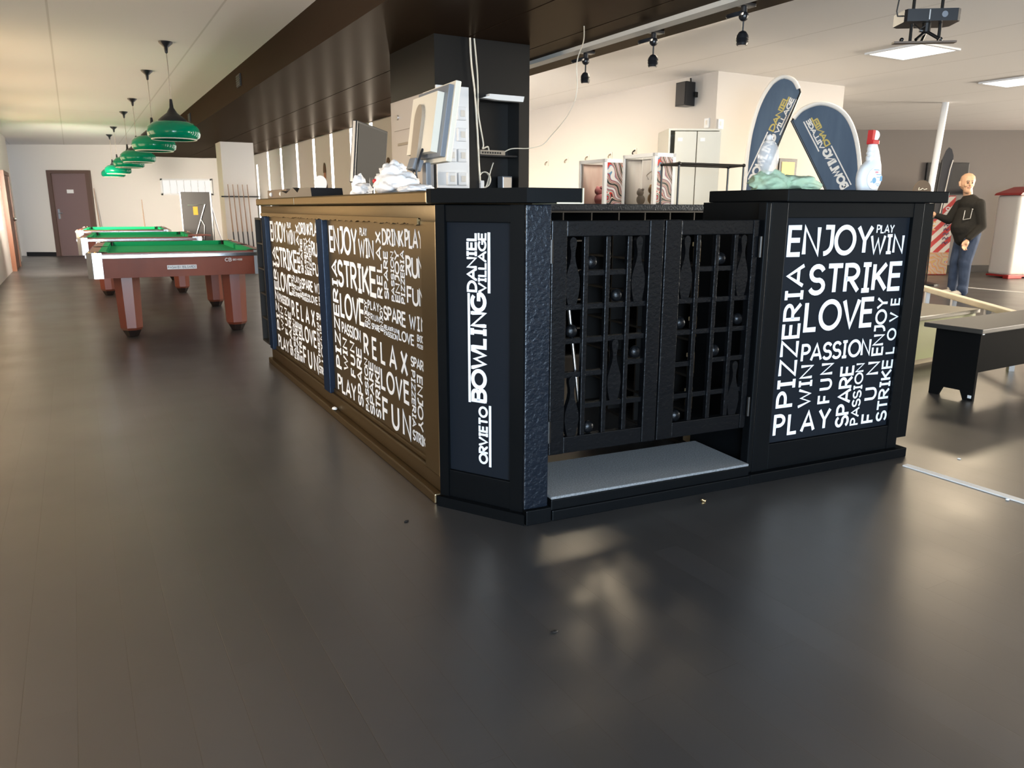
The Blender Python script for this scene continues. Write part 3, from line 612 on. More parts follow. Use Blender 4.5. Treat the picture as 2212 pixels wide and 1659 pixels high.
# ================================================================ POOL TABLES AND LAMPS
TL, TWd, TH = 2.72, 1.62, .83
def pool_table():
    t = thing('pool_table', 'nearest mahogany pool table with white name plate on its end', 'pool table', (0, 0, 0), R(26.2), 'green pool tables')
    hw, hl = TWd / 2, TL / 2
    b = MB()                                                     # apron, slightly tapering down
    for (x0, y0, x1, y1) in ((-hw, -hl, hw, -hl), (-hw, hl, hw, hl), (-hw, -hl, -hw, hl), (hw, -hl, hw, hl)):
        if y0 == y1:
            s = 1 if y0 < 0 else -1; yo = y0
            b.prism([(yo + s * .03, TH - .235), (yo, TH - .05), (yo + s * .05, TH - .05), (yo + s * .06, TH - .235)], 'x', -hw + .07, hw - .07)
        else:
            s = 1 if x0 < 0 else -1
            b.prism([(x0 + s * .03, TH - .235), (x0, TH - .05), (x0 + s * .05, TH - .05), (x0 + s * .06, TH - .235)], 'y', -hl + .07, hl - .07)
    b.box(-hw + .06, hw - .06, -hl + .06, hl - .06, TH - .22, TH - .1)
    b.build('apron', 'mahogany', t)
    b = MB()
    for s in (-1, 1):
        b.box(-hw + .07, hw - .07, s * hl - .012, s * hl + .012, TH - .05, TH - .015, .004); b.box(s * hw - .012, s * hw + .012, -hl + .07, hl - .07, TH - .05, TH - .015, .004)
    b.build('metal_trim', 'chrome', t)
    b = MB()
    for s in (-1, 1):
        b.box(-hw + .07, hw - .07, s * (hl - .055) - .045, s * (hl - .055) + .045, TH - .06, TH, .006); b.box(s * (hw - .055) - .045, s * (hw - .055) + .045, -hl + .07, hl - .07, TH - .06, TH, .006)
    b.build('top_rail', 'mahogany', t)
    b = MB()                                                     # cushions, open at the pockets
    for s in (-1, 1):
        b.prism([(-hw + .18, s * (hl - .1)), (hw - .18, s * (hl - .1)), (hw - .22, s * (hl - .16)), (-hw + .22, s * (hl - .16))], 'z', TH - .05, TH + .004)
        for q in (-1, 1):
            y0, y1 = (q * .06, q * (hl - .18))
            b.prism([(s * (hw - .1), y0), (s * (hw - .1), y1), (s * (hw - .16), y1 - q * .04), (s * (hw - .16), y0 + q * .03)], 'z', TH - .05, TH + .004)
    b.build('cushion', 'felt', t)
    b = MB(); b.box(-hw + .09, hw - .09, -hl + .09, hl - .09, TH - .1, TH - .045); b.build('bed', 'felt', t)
    for sx in (-1, 1):
        for sy in (-1, 0, 1):
            b = MB(); cx = sx * (hw - (.11 if sy else .085)); cy = sy * (hl - .11)
            b.lathe([(.062, TH - .052), (.066, TH - .02), (.07, TH + .006), (.055, TH + .004), (.052, TH - .04)], 18, X=Matrix.Translation((cx, cy, 0))); b.build('pocket', 'dark', t, smooth=40)
            if sy:
                b = MB(); b.prism([(sx * hw, sy * (hl - .13)), (sx * hw, sy * (hl - .05)), (sx * (hw - .05), sy * hl), (sx * (hw - .13), sy * hl), (sx * (hw - .13), sy * (hl - .06)), (sx * (hw - .06), sy * (hl - .13))], 'z', TH - .235, TH + .003)
                b.build('corner_casting', 'metal', t)
                for k in range(2):
                    b = MB(); b.ball((sx * (hw - .03 - k * .05), sy * (hl - .075 + k * .045), TH + .004), .011); b.build('rivet', 'brass', t)
    for sx in (-1, 1):
        for sy in (-1, 1):
            X = Matrix.Translation((sx * (hw - .315), sy * (hl - .27), 0))
            b = MB(); b.lathe([(.085, .06), (.108, .09), (.125, .60)], 8, X=X @ Matrix.Rotation(R(22.5), 4, 'Z')); lg = b.build('leg', 'mahogany', t)
            b = MB(); b.lathe([(.05, 0), (.058, .004), (.09, .065), (.085, .07)], 8, X=X @ Matrix.Rotation(R(22.5), 4, 'Z')); b.build('foot', 'rubber', lg)
    pl = MB(); pl.box(-.13, .135, -hl + .008, -hl + .02, TH - .165, TH - .125); p_ = pl.build('name_plate', 'white', t, label='small white name plate')
    lettering([('PAGANIN', 'H', -.124, TH - .157, .115, .024, 0), ('BILIARDI', 'H', .006, TH - .157, .122, .024, 0)], 'lettering', 'greypl', p_, -hl + .0075)
    lettering([('C', 'H', .40, TH - .103, .03, .036, 0), ('B', 'H', .435, TH - .103, .028, .036, 0), ('BIO', 'H', .475, TH - .095, .035, .018, 0), ('WOOD', 'H', .515, TH - .095, .05, .018, 0)], 'maker_mark', 'white', t, -hl + .002)
    return t
t0 = pool_table(); t0.location = H(.95, 9.44)
for a_, lab in ((13.62, 'middle pool table of the row, behind the nearest one'), (17.75, 'farthest pool table of the row, in front of the brown door wall')):
    c_ = copy_tree(t0); c_.location = H(.90, a_); c_['label'] = lab
def lamp():
    l = thing('pendant_lamp', 'nearest and largest green glass lamp over the pool tables', 'lamp', (0, 0, 0), 0, 'green lamps over the pool tables')
    b = MB(); b.lathe([(.065, 2.8), (.06, 2.785), (.02, 2.75), (.012, 2.70), (.004, 2.695)], 16); b.build('ceiling_cup', 'blackpl', l, smooth=40)
    b = MB(); b.tube([(0, 0, 2.70), (.004, 0, 2.5), (0, 0, 2.26)], .004, 6); b.build('cord', 'taupe', l)
    b = MB(); b.lathe([(.012, 2.28), (.02, 2.2), (.05, 2.15), (.09, 2.12), (.13, 2.085), (.135, 2.065)], 24); b.build('cap', 'blackpl', l, smooth=50)
    b = MB(); b.lathe([(.125, 2.075), (.19, 2.055), (.236, 2.01), (.244, 1.965), (.236, 1.925), (.20, 1.902), (.19, 1.908), (.22, 1.93), (.228, 1.965), (.22, 2.0), (.18, 2.04), (.12, 2.06)], 36); b.build('shade', 'lampgreen', l, smooth=60)
    b = MB(); b.tube([(.205 * math.cos(2 * math.pi * i / 32), .205 * math.sin(2 * math.pi * i / 32), 1.903) for i in range(32)], .006, 6, closed=True); b.build('rim', 'cream', l)
    b = MB(); b.ball((0, 0, 2.0), .045); b.build('bulb', 'white', l, smooth=60)
    return l
l0 = lamp()
LA = [(8.47, .955), (10.29, .93), (12.98, .94), (14.77, .92), (17.6, .89), (19.5, .885)]
LN = ['nearest and largest green glass lamp over the pool tables', 'second green lamp of the row, just behind the nearest one', 'third green lamp of the row over the pool tables', 'fourth green lamp of the row over the pool tables', 'fifth green lamp of the row over the pool tables', 'farthest and lowest-looking green lamp, near the brown door']
for i, (a_, b_) in enumerate(LA):
    o = l0 if i == 0 else copy_tree(l0)
    o.location = H(b_, a_); o['label'] = LN[i]
# ball rack on the rail of the middle table
o = thing('ball_rack', 'brown triangular ball rack on the right rail of the middle pool table', 'ball rack', H(1.62, 12.36, .838), R(20))
b = MB(); b.tube([(-.15, -.09, .012), (.15, -.09, .012), (0, .17, .012)], .014, 8, closed=True); b.build('frame', 'mahogany', o)
# folded table tennis table
o = thing('folded_table', 'folded dark grey table tennis table with yellow label standing by the back wall', 'table', (-7.05, 17.4, 0), R(4))
b = MB(); b.box(-.30, .34, -.10, -.06, .1, 1.585, .006); b.build('leaf', 'tabledark', o); b = MB(); b.box(-.34, .30, .10, .14, .1, 1.56, .006); b.build('leaf', 'tabledark', o)
b = MB(); b.box(.335, .35, -.105, -.055, .1, 1.585); b.box(-.31, -.295, -.105, -.055, .1, 1.585); b.build('edge_trim', 'metal', o)
b = MB(); b.tube([(-.42, -.25, .02), (-.3, -.1, .75), (-.22, .1, 1.3)], .012); b.tube([(.60, .15, .02), (.4, .08, .75), (.30, .1, 1.25)], .012); b.build('leg', 'metal', o)
b = MB(); b.tube([(-.16, -.115, 1.3), (.22, -.115, 1.32), (-.02, -.115, .66)], .011); b.tube([(.1, -.115, 1.0), (.17, -.115, .86), (.14, -.115, .55)], .009); b.build('strut', 'metal', o)
b = MB(); b.box(-.05, .05, -.104, -.1, 1.09, 1.27); b.build('label', 'yellow', o, label='yellow warning label')
b = MB()
for x in (-.28, .28): b.tube([(x, -.03, .05), (x, .07, .05)], .05, 14)
b.build('wheel', 'rubber', o); b = MB(); b.box(-.3, .3, -.07, .11, .05, .14); b.build('base', 'darkmetal', o)
# cues
def cue(lab, p0, p1, g=None, r0=.014, r1=.007):
    c_ = thing('pool_cue', lab, 'cue', p0, 0, g); d = Vector(p1) - Vector(p0)
    b = MB(); b.tube([Vector((0, 0, 0)), d * .42], [r0, r0 * .85], 8); b.build('butt', 'dark', c_)
    b = MB(); b.tube([d * .42, d], [r0 * .85, r1], 8); b.build('shaft', 'cuewood', c_); return c_
cr_ = thing('cue_rack', 'dark cue rack bracket on the white column', 'rack', H(2.9, 15.94, 1.46), HR)
b = MB(); b.box(-.36, .36, -.05, 0, -.012, .012, .003); b.build('top_bar', 'dark', cr_); b = MB(); b.box(-.34, .34, -.1, 0, -1.36, -1.33, .003); b.build('bottom_bar', 'dark', cr_)
CN = ['leftmost cue in the rack on the white column', 'second cue from the left in the rack on the white column', 'middle cue in the rack on the white column', 'fourth cue from the left in the rack on the white column', 'rightmost cue in the rack on the white column']
for i, b_ in enumerate((2.70, 2.79, 2.88, 2.97, 3.06)):
    cue(CN[i], H(b_ + .02, 15.865, .14), H(b_ - .03, 15.885, 1.69), 'cues in the rack')
cue('cue standing against the far pool table, seen before the back wall', H(1.40, 19.25, 0), H(1.38, 19.3, 1.42))
cue('pale cue leaning beside the brown door', (-10.55, 19.9, 0), (-10.75, 20.1, 1.72))

# ================================================================ ON THE BAR
FLX = Matrix.Translation(FLo) @ Matrix.Rotation(FLz, 4, 'Z')
FRX = Matrix.Translation(FRo) @ Matrix.Rotation(FRz, 4, 'Z')
def L3(x, y, z=0): return FLX @ Vector((x, y, z))
def R3(x, y, z=0): return FRX @ Vector((x, y, z))
# beige monitor seen from behind
mo = thing('monitor', 'beige monitor seen from behind, leaning on the bar before the pillar', 'monitor', L3(2.44, .385, 1.318), FLz - R(2))
X = Matrix.Translation((0, 0, .345)) @ Matrix.Rotation(R(-9), 4, 'X')        # top leans outwards
b = MB(); b.box(-.235, .235, .015, .045, -.19, .19, .006, X=X); b.build('bezel', 'cream', mo)
b = MB(); b.box(-.215, .215, -.01, .018, -.17, .17, .004, X=X); b.build('back_band', 'greypl', mo)
b = MB(); b.prism([(-.19, -.15), (.165, -.15), (.165, .135), (-.19, .135)], 'y', -.045, -.008, X=X); b.build('back_shell', 'cream', mo)
b = MB(); b.box(-.215, .215, .045, .048, -.17, .17, X=X); b.build('screen', 'screen', mo)
b = MB(); b.prism(ell(-.03, .02, .055, .07, 0, 180, 14) + [(-.075, -.2), (.02, -.2)], 'y', -.062, -.044, X=X); b.build('neck_cover', 'taupe', mo)
b = MB(); b.box(-.07, .025, -.05, .0, -.17, -.11, .008, X=Matrix.Translation((0, -.01, .27)) @ Matrix.Rotation(R(-20), 4, 'X')); b.box(-.05, .01, -.035, -.005, .01, .16, .006); b.build('neck', 'greypl', mo)
b = MB(); b.lathe([(.11, 0), (.105, .012), (.05, .02)], 28, sx=1.1); b.build('foot', 'cream', mo, smooth=40)
# black monitor
mo = thing('monitor', 'black monitor on the bar, left of the white carrier bag', 'monitor', L3(1.52, .36, 1.318), R(73))
X = Matrix.Translation((0, 0, .23)) @ Matrix.Rotation(R(4), 4, 'X') @ Matrix.Rotation(R(4), 4, 'Y')
b = MB(); b.box(-.2, .2, -.015, .02, -.165, .19, .006, X=X); b.build('shell', 'blackpl', mo)
b = MB(); b.box(-.186, .186, -.018, -.0155, -.145, .175, X=X); b.build('screen', 'void', mo)
b = MB(); b.box(-.2015, -.2, -.004, .012, -.16, .185, X=X); b.build('side_strip', 'metal', mo)
b = MB(); b.box(-.03, .03, -.01, .02, .01, .12, .005); b.build('neck', 'blackpl', mo); b = MB(); b.lathe([(.1, 0), (.1, .008), (.03, .02)], 24); b.build('foot', 'blackpl', mo, smooth=40)
# crumpled carrier bags
def crumple(b, c, sx, sy, sz, seed, amp=.25, u=28, v=18, X=None):
    for q in bmesh.ops.create_icosphere(b.bm, subdivisions=4, radius=1)['verts']:
        p = q.co.copy(); n = noise.noise(p * 2.1 + Vector((seed, 0, 0))) * amp + abs(noise.noise(p * 4.7 + Vector((0, seed, 0)))) * amp * .9
        p *= 1 + n; q.co = Vector((c[0] + p.x * sx, c[1] + p.y * sy, max(c[2] + p.z * sz, .001)))
o = thing('carrier_bag', 'crumpled white plastic bag with a red spot lying before the fuse box', 'bag', L3(2.56, .14, 1.318), FLz)
b = MB(); crumple(b, (.0, 0, .045), .21, .085, .058, 3.1, .25); crumple(b, (-.02, 0, .09), .10, .06, .055, 8.2, .3); crumple(b, (.27, .0, .016), .13, .07, .022, 5.5, .2); b.build('bag', 'bag', o, smooth=80)
b = MB(); b.ball((-.06, -.082, .06), .019, (1, .6, .6)); b.build('red_spot', 'red', o)
o = thing('paper_roll', 'white crumpled paper standing at the foot of the black monitor', 'paper', L3(1.80, .2, 1.318), FLz)
b = MB(); crumple(b, (0, 0, .065), .045, .035, .055, 1.2, .2); b.build('paper', 'bag', o, smooth=80)
o = thing('paper_ball', 'small white crumpled paper between black monitor and carrier bag', 'paper', L3(1.97, .16, 1.318), FLz)
b = MB(); crumple(b, (0, 0, .025), .085, .05, .038, 6.2, .3); b.build('paper', 'bag', o, smooth=80)
# things at the far end of the bar
o = thing('drawer_front', 'low brown drawer front with white knobs on the far end of the bar', 'drawer front', L3(.0, .10, 1.318), FLz)
b = MB(); b.box(-.25, .42, -.01, .02, 0, .066, .004); b.build('board', 'brownboard', o)
for x in (-.09, .27):
    b = MB(); b.ball((x, -.016, .032), .014, (1, 1, 1.2)); b.build('knob', 'white', o)
o = thing('black_folder', 'black folder lying open on the far end of the bar', 'folder', L3(.92, .14, 1.318), FLz)
b = MB(); b.prism([(-.48, 0), (.42, 0), (.4, .055), (.12, .06), (.05, .03), (-.08, .065), (-.28, .03), (-.46, .05)], 'y', -.1, .1); b.build('cover', 'blackpl', o)
o = thing('glowing_globe', 'small white glowing globe on the far end of the bar', 'lamp', L3(.58, .30, 1.318), FLz)
b = MB(); b.lathe([(.04, 0), (.035, .012), (.015, .02), (.012, .06)], 20); b.build('base', 'white', o, smooth=40)
b = MB(); b.ball((0, 0, .105), .045, (1, 1, 1.2), 24, 16); b.build('globe', 'highpane', o, smooth=60)  # white globe with a glowing material
# figure cut-outs stuck to the partition
def figure(lab, a_, zb, h):
    o = thing('wall_decal', lab, 'wall decal', H(4.0, a_, zb), HR + R(-90), 'figure decals on the slit window wall')
    b = MB(); b.prism([(-.15, 0), (-.13, .38 * h), (-.05, .5 * h), (.05, .5 * h), (.13, .38 * h), (.15, 0)], 'y', -.004, 0); b.build('jacket', 'jacket', o)
    b = MB(); b.prism([(-.03, .1 * h), (-.03, .49 * h), (.03, .49 * h), (.03, .1 * h)], 'y', -.006, -.004); b.build('shirt', 'white', o)
    b = MB(); b.prism(ell(0, .65 * h, .07, .15 * h, 0, 360, 20)[:-1], 'y', -.008, -.004); b.build('face', 'faceprint', o)
    b = MB(); b.prism(ell(0, .72 * h, .085, .27 * h, 0, 180, 14), 'y', -.011, -.006); b.build('hair', 'hair', o)
figure('small figure decal in grey jacket between two slit windows, left of black monitor', 13.86, 1.40, .64)
figure('figure decal on the wall at the left edge of the pillar', 10.66, 1.36, .6)

# ================================================================ ON THE PILLAR
M['boxgrey'] = mat('pale_box_enamel', (.50, .46, .43), .4)
fb = thing('fuse_box', 'white fuse box with door on the left side of the black pillar', 'fuse box', H(2.408, 5.86, 1.4), HR + R(-90))
b = MB(); b.box(-.39, .40, -.03, 0, 0, .69, .004); b.build('case', 'boxgrey', fb)
b = MB(); b.box(-.30, .37, -.042, -.03, .02, .45, .003); b.build('door', 'boxgrey', fb)
b = MB(); b.box(-.30, .37, -.042, -.03, .46, .67, .003); b.build('upper_panel', 'boxgrey', fb)
b = MB(); b.box(-.2, .1, -.052, -.042, .34, .36, .003); b.build('handle', 'taupe', fb); b = MB(); b.tube([(-.2, -.055, .56), (-.2, -.042, .56)], .02, 12); b.build('lock', 'metal', fb)
so = thing('socket_board', 'pale board with rows of wall sockets on the front of the pillar', 'socket board', H(2.41, 5.42, 1.4), HR)
b = MB(); b.box(.0, .266, -.02, 0, 0, .73, .003); b.build('board', 'white', so)
for z in (.02, .19, .34, .49):
    for x in ((.105, .195) if z < .3 else (.195,)):
        b = MB(); b.box(x - .038, x + .036, -.06, -.02, z, z + .095, .008); s_ = b.build('socket_box', 'white', so); b = MB(); b.box(x - .018, x + .018, -.064, -.06, z + .025, z + .07, .003); b.build('rocker', 'kiosk', s_)
tr = thing('paper_tray', 'white folded tray over the recess of the black pillar', 'tray', H(2.95, 5.42, 2.066), HR)
b = MB(); b.prism([(-.18, -.006), (-.12, .012), (-.12, .026), (.185, .026), (.175, -.014), (-.05, -.014)], 'y', -.06, -.002); b.build('tray', 'white', tr)
sh = thing('recess_shelf', 'thin black shelf in the pillar recess carrying the network switch', 'shelf', H(2.95, 5.5, 1.645), HR)
b = MB(); b.box(-.17, .17, -.06, .09, 0, .012); b.build('board', 'blackpl', sh)
rt2 = thing('network_switch', 'small grey network switch in the pillar recess', 'network switch', H(2.90, 5.47, 1.657), HR)
b = MB(); b.box(-.11, .11, -.03, .05, 0, .035, .003); b.build('case', 'taupe', rt2)
for k in range(8):
    b = MB(); b.box(-.095 + k * .022, -.081 + k * .022, -.032, -.029, .008, .022); b.build('port', 'dark', rt2)
o = thing('junction_box', 'small grey box on the counter in the pillar recess', 'box', H(3.04, 5.5, 1.4), HR)
b = MB(); b.box(-.045, .045, -.04, .04, 0, .1, .004); b.build('box', 'greypl', o); b = MB(); b.box(-.04, .04, -.043, -.039, .006, .094, .003); b.build('cover', 'metal', o)
def hpts(l): return [H(*p) for p in l]
def cable(name, lab, pts, r, m='cream', sub=6):
    P_ = [Vector(p) for p in pts]; out = []
    for i in range(len(P_) - 1):
        p0, p1, p2, p3 = P_[max(i - 1, 0)], P_[i], P_[i + 1], P_[min(i + 2, len(P_) - 1)]
        for k in range(sub):
            t = k / sub; out.append(.5 * ((2 * p1) + (p2 - p0) * t + (2 * p0 - 5 * p1 + 4 * p2 - p3) * t * t + (3 * p1 - p0 - 3 * p2 + p3) * t ** 3))
    out.append(P_[-1]); b = MB(); b.tube(out, r, 6); return tag(b.build(name, m, smooth=60), lab, 'cable')
cable('cable', 'left white cable hanging down the front of the black pillar', hpts([(2.69, 5.40, 2.475), (2.70, 5.40, 2.3), (2.728, 5.40, 2.08), (2.75, 5.40, 1.75), (2.757, 5.40, 1.6), (2.768, 5.40, 1.44)]), .007)
cable('cable', 'right white cable on the pillar ending in the network switch', hpts([(2.727, 5.405, 2.475), (2.75, 5.405, 2.25), (2.756, 5.405, 2.08), (2.757, 5.405, 1.95), (2.80, 5.41, 1.74), (2.80, 5.42, 1.70), (2.85, 5.43, 1.715), (2.87, 5.45, 1.68)]), .006)
o = thing('adapter', 'small white plug at the foot of the pillar cables', 'plug', H(2.78, 5.40, 1.40), HR); b = MB(); b.box(-.015, .015, -.015, .015, 0, .06, .004); b.build('plug', 'white', o)
cable('cable', 'coil of white cable on the counter in the pillar recess', hpts([(2.84 + .05 * math.cos(t), 5.47 + .01 * math.sin(t * .7), 1.47 + .058 * math.sin(t)) for t in [i * .7 for i in range(26)]] + [(2.90, 5.47, 1.55), (2.92, 5.47, 1.6)]), .005)
cable('cable', 'long thin cable drooping from the soffit to the pillar', hpts([(3.21, 4.68, 2.475), (3.33, 4.86, 2.42), (3.4, 5.04, 2.315), (3.41, 5.05, 2.10), (3.4, 5.16, 1.948), (3.39, 5.38, 1.812), (3.33, 5.41, 1.745), (3.2, 5.41, 1.715), (3.06, 5.415, 1.708), (3.0, 5.45, 1.68)]), .004)
mf = FLX
cable('cable', 'black monitor cable hanging on the back of the beige monitor', [mf @ Vector((p[0] - .09, p[1], p[2])) for p in ((2.585, .315, 1.54), (2.595, .285, 1.47), (2.595, .275, 1.40), (2.635, .285, 1.35), (2.70, .275, 1.325))], .006, 'blackpl')
cable('cable', 'thin black lead looping under the beige monitor', [mf @ Vector((p[0] - .09, p[1], p[2])) for p in ((2.525, .315, 1.50), (2.53, .285, 1.43), (2.545, .265, 1.36), (2.575, .265, 1.325))], .004, 'blackpl')

# ================================================================ ON THE RIGHT CABINET
o = thing('clear_bottle', 'clear plastic bottle lying in the green cloth on the right worktop', 'bottle', R3(1.30, .2, 1.336), FRz)
b = MB(); b.lathe([(.028, .025), (.036, .045), (.03, .07), (.034, .09), (.046, .12), (.048, .15), (.04, .185), (.024, .21), (.014, .218)], 28); b.build('body', 'clearpl', o, smooth=60)
b = MB(); b.lathe([(.015, .218), (.016, .235), (.010, .24)], 16); b.build('neck_cap', 'clearpl', o, smooth=40)
o = thing('cloth', 'crumpled pale green cloth beside the clear bottle on the right worktop', 'cloth', R3(1.44, .2, 1.336), FRz)
b = MB(); crumple(b, (.03, 0, .025), .12, .09, .04, 2.2, .3); crumple(b, (-.12, 0, .03), .09, .07, .05, 9.4, .35); b.build('cloth', 'greencloth', o, smooth=80)
sp = thing('spray_bottle', 'white spray bottle with red and white trigger on the right worktop', 'spray bottle', R3(1.95, .2, 1.336), FRz + R(4))
lv = [(0, -.066, .040, .022), (.004, -.074, .046, .027), (.03, -.083, .056, .031), (.06, -.086, .061, .032), (.085, -.083, .061, .032), (.105, -.076, .059, .031), (.122, -.062, .057, .029), (.134, -.044, .054, .026), (.146, -.030, .05, .023), (.156, -.033, .047, .022), (.163, -.034, .045, .022), (.170, -.027, .042, .021), (.177, -.033, .039, .021), (.184, -.034, .036, .02), (.191, -.027, .033, .02), (.198, -.031, .03, .019), (.206, -.031, .026, .018), (.214, -.026, .021, .017), (.222, -.024, .018, .016)]
b = MB(); rings = []
for z, xl, xr, dp in lv:
    cx, hw = (xl + xr) / 2, (xr - xl) / 2; ring = []
    for kk in range(32):
        an = 2 * math.pi * kk / 32; c_, s_ = math.cos(an), math.sin(an)
        ring.append(b.bm.verts.new((cx + hw * math.copysign(abs(c_) ** .7, c_), dp * math.copysign(abs(s_) ** .7, s_), z)))
    rings.append(ring)
for A_, B_ in zip(rings, rings[1:]):
    for kk in range(32): b.bm.faces.new((A_[kk], A_[(kk + 1) % 32], B_[(kk + 1) % 32], B_[kk]))
b.bm.faces.new(rings[0][::-1]); b.bm.faces.new(rings[-1]); bt = b.build('bottle', 'white', sp, smooth=50)
b = MB(); b.prism(ell(-.010, .06, .052, .050, 0, 360, 30)[:-1], 'y', -.0335, -.029); lb_ = b.build('front_label', 'vinyl', sp)
M['labelblue'] = mat('label_blue', (.08, .3, .5), .4); M['labelpink'] = mat('label_pink', (.6, .25, .3), .4)
b = MB(); b.prism(ell(-.012, .052, .014, .014, 0, 360, 18)[:-1], 'y', -.0345, -.0335); b.prism([(.03, .05), (.045, .05), (.045, .075), (.03, .072)], 'y', -.0345, -.0335); b.prism([(-.035, .04), (-.03, .04), (-.03, .05), (-.035, .05)], 'y', -.0345, -.0335)
for z, x0, x1 in ((.078, .0, .035), (.066, .005, .025), (.034, .0, .03), (.026, .01, .026), (.1, -.02, .02)): b.box(x0, x1, -.0345, -.0335, z, z + .003)
b.build('print', 'labelblue', lb_); b = MB(); b.box(-.008, .012, -.0348, -.0335, .086, .095); b.build('logo_patch', 'labelpink', lb_)
b = MB(); b.box(-.03, .02, -.018, .018, .222, .242, .004); b.prism([(-.032, .225), (-.018, .225), (-.01, .285), (-.03, .287)], 'y', -.014, .014); b.build('trigger', 'red', sp)
b = MB(); b.prism([(-.01, .242), (.012, .242)] + ell(-.004, .264, .028, .022, -40, 100, 8) + [(-.012, .286)], 'y', -.012, .012); b.build('spray_head', 'white', sp)

# ================================================================ SOFFIT AND CEILING FITTINGS
o = thing('light_track', 'long grey track along the right edge of the soffit', 'track', H(3.6, 0, 2.48), HR)
b = MB(); b.box(-.05, .05, -2, 9.2, -.03, 0); b.build('rail', 'metal', o)
M['trackgrey'] = mat('grey_track_paint', (.62, .60, .55), .5); o.children[0].data.materials[0] = M['trackgrey']
def spot():
    o = thing('spotlight', '', 'spotlight', (0, 0, 0), HR, 'spotlights under the soffit edge')
    b = MB(); b.box(-.07, .07, -.03, .03, -.02, 0, .004); b.build('mount_plate', 'blackpl', o)
    b = MB(); b.tube([(0, 0, -.02), (0, 0, -.07)], .02, 12); b.ball((0, 0, -.075), .03); b.build('swivel', 'blackpl', o)
    b = MB(); b.lathe([(.01, -.012), (.05, -.012), (.055, 0), (.05, .012), (.01, .012)], 20, X=Matrix.Translation((-.075, 0, -.075)) @ Matrix.Rotation(R(-16), 4, 'Y')); b.build('disc', 'blackpl', o, smooth=40)
    b = MB(); b.tube([(0, 0, -.08), (0, 0, -.165)], .006, 8); b.build('rod', 'blackpl', o)
    b = MB(); b.lathe([(.008, -.158), (.022, -.165), (.035, -.185), (.038, -.2), (.035, -.204), (.039, -.21), (.035, -.214), (.038, -.22), (.034, -.224), (.036, -.23), (.031, -.242), (.02, -.242)], 24); b.build('lamp_body', 'blackpl', o, smooth=35)
    b = MB(); b.lathe([(.002, -.243), (.024, -.243), (.02, -.238), (.002, -.238)], 16); b.build('lens', 'metal', o)
    return o
s0 = spot()
for i, (b_, a_, lab) in enumerate(((3.72, 3.70, 'nearest of three black spotlights, at the top of the soffit edge'), (3.72, 4.55, 'middle one of three black spotlights under the soffit edge'), (3.72, 5.39, 'spotlight nearest the pillar, third of three under the soffit edge'))):
    o = s0 if i == 0 else copy_tree(s0)
    o.location = H(b_, a_, 2.48); o['label'] = lab
c0 = None
PL = ['square lit ceiling panel just below the projector', 'square lit ceiling panel at the right edge of the picture']
for i, (b_, a_) in enumerate(PANELS):
    if c0 is None:
        o = c0 = thing('ceiling_light', PL[0], 'ceiling light', H(b_, a_, 2.8), HR, 'square ceiling lights')
        b = MB(); b.box(-.31, .31, -.31, -.28, -.018, -.001); b.box(-.31, .31, .28, .31, -.018, -.001); b.box(-.31, -.28, -.28, .28, -.018, -.001); b.box(.28, .31, -.28, .28, -.018, -.001); b.build('frame', 'white', o)
        b = MB(); b.box(-.28, .28, -.28, .28, -.014, -.003); b.build('diffuser', 'panelglow', o)
    else:
        o = copy_tree(c0); o.location = H(b_, a_, 2.8)
        if i > 5:
            dq = o.children[1]; dq.data = dq.data.copy(); dq.data.materials[0] = M['panelwarm']
        o['label'] = PL[1] if i == 1 else 'lit ceiling panel over the hall behind the soffit, out of sight' if i > 5 else 'square lit ceiling panel outside the picture, over the right hall'
# projector hung on two rods
pr = thing('projector', 'black ceiling projector hung on two rods above a small tray', 'projector', (2.275, 4.5, 2.155), R(-6))
b = MB(); b.prism([(-.13, -.05), (.13, -.05), (.15, -.03), (.15, .1), (.12, .13), (-.12, .13), (-.15, .1), (-.14, -.03)], 'z', .093, .155); b.build('body', 'blackpl', pr)
b = MB(); b.tube([(.06, -.055, .125), (.06, -.048, .125)], .016, 16); b.build('lens', 'greypl', pr)
b = MB(); b.box(-.02, -.014, -.054, -.049, .10, .15); b.build('marking', 'metal', pr)
for x in (-.075, .075):
    b = MB(); b.tube([(x, 0.03, 0), (x, 0.03, .645)], .009, 10); b.build('rod', 'darkmetal', pr)
b = MB(); b.box(-.165, .165, .01, .05, -.006, .004); b.build('tray', 'brownboard', pr)
b = MB(); b.tube([(0, .02, .095), (0, .02, .05)], .022, 12); b.tube([(0, .02, .055), (.06, -.02, .006)], .009, 8); b.tube([(0, .02, .055), (-.06, -.01, .006)], .009, 8); b.tube([(0, .02, .055), (0, .08, .006)], .009, 8); b.tube([(-.035, .02, .06), (0, .02, .055)], .01); b.build('tripod', 'darkmetal', pr)
for x in (-.12, .085):
    b = MB(); b.ball((x, .03, .014), .012); b.build('screw_knob', 'darkmetal', pr)
b = MB(); b.tube([(-.14, 0, .13), (-.165, 0, .13), (-.172, 0, .155), (-.165, 0, .22), (-.15, .02, .3), (-.14, .03, .645)], .004, 6); b.tube([(-.06, .03, .09), (-.04, .0, .062), (-.015, .0, .08)], .004, 6); b.build('lead', 'dark', pr)

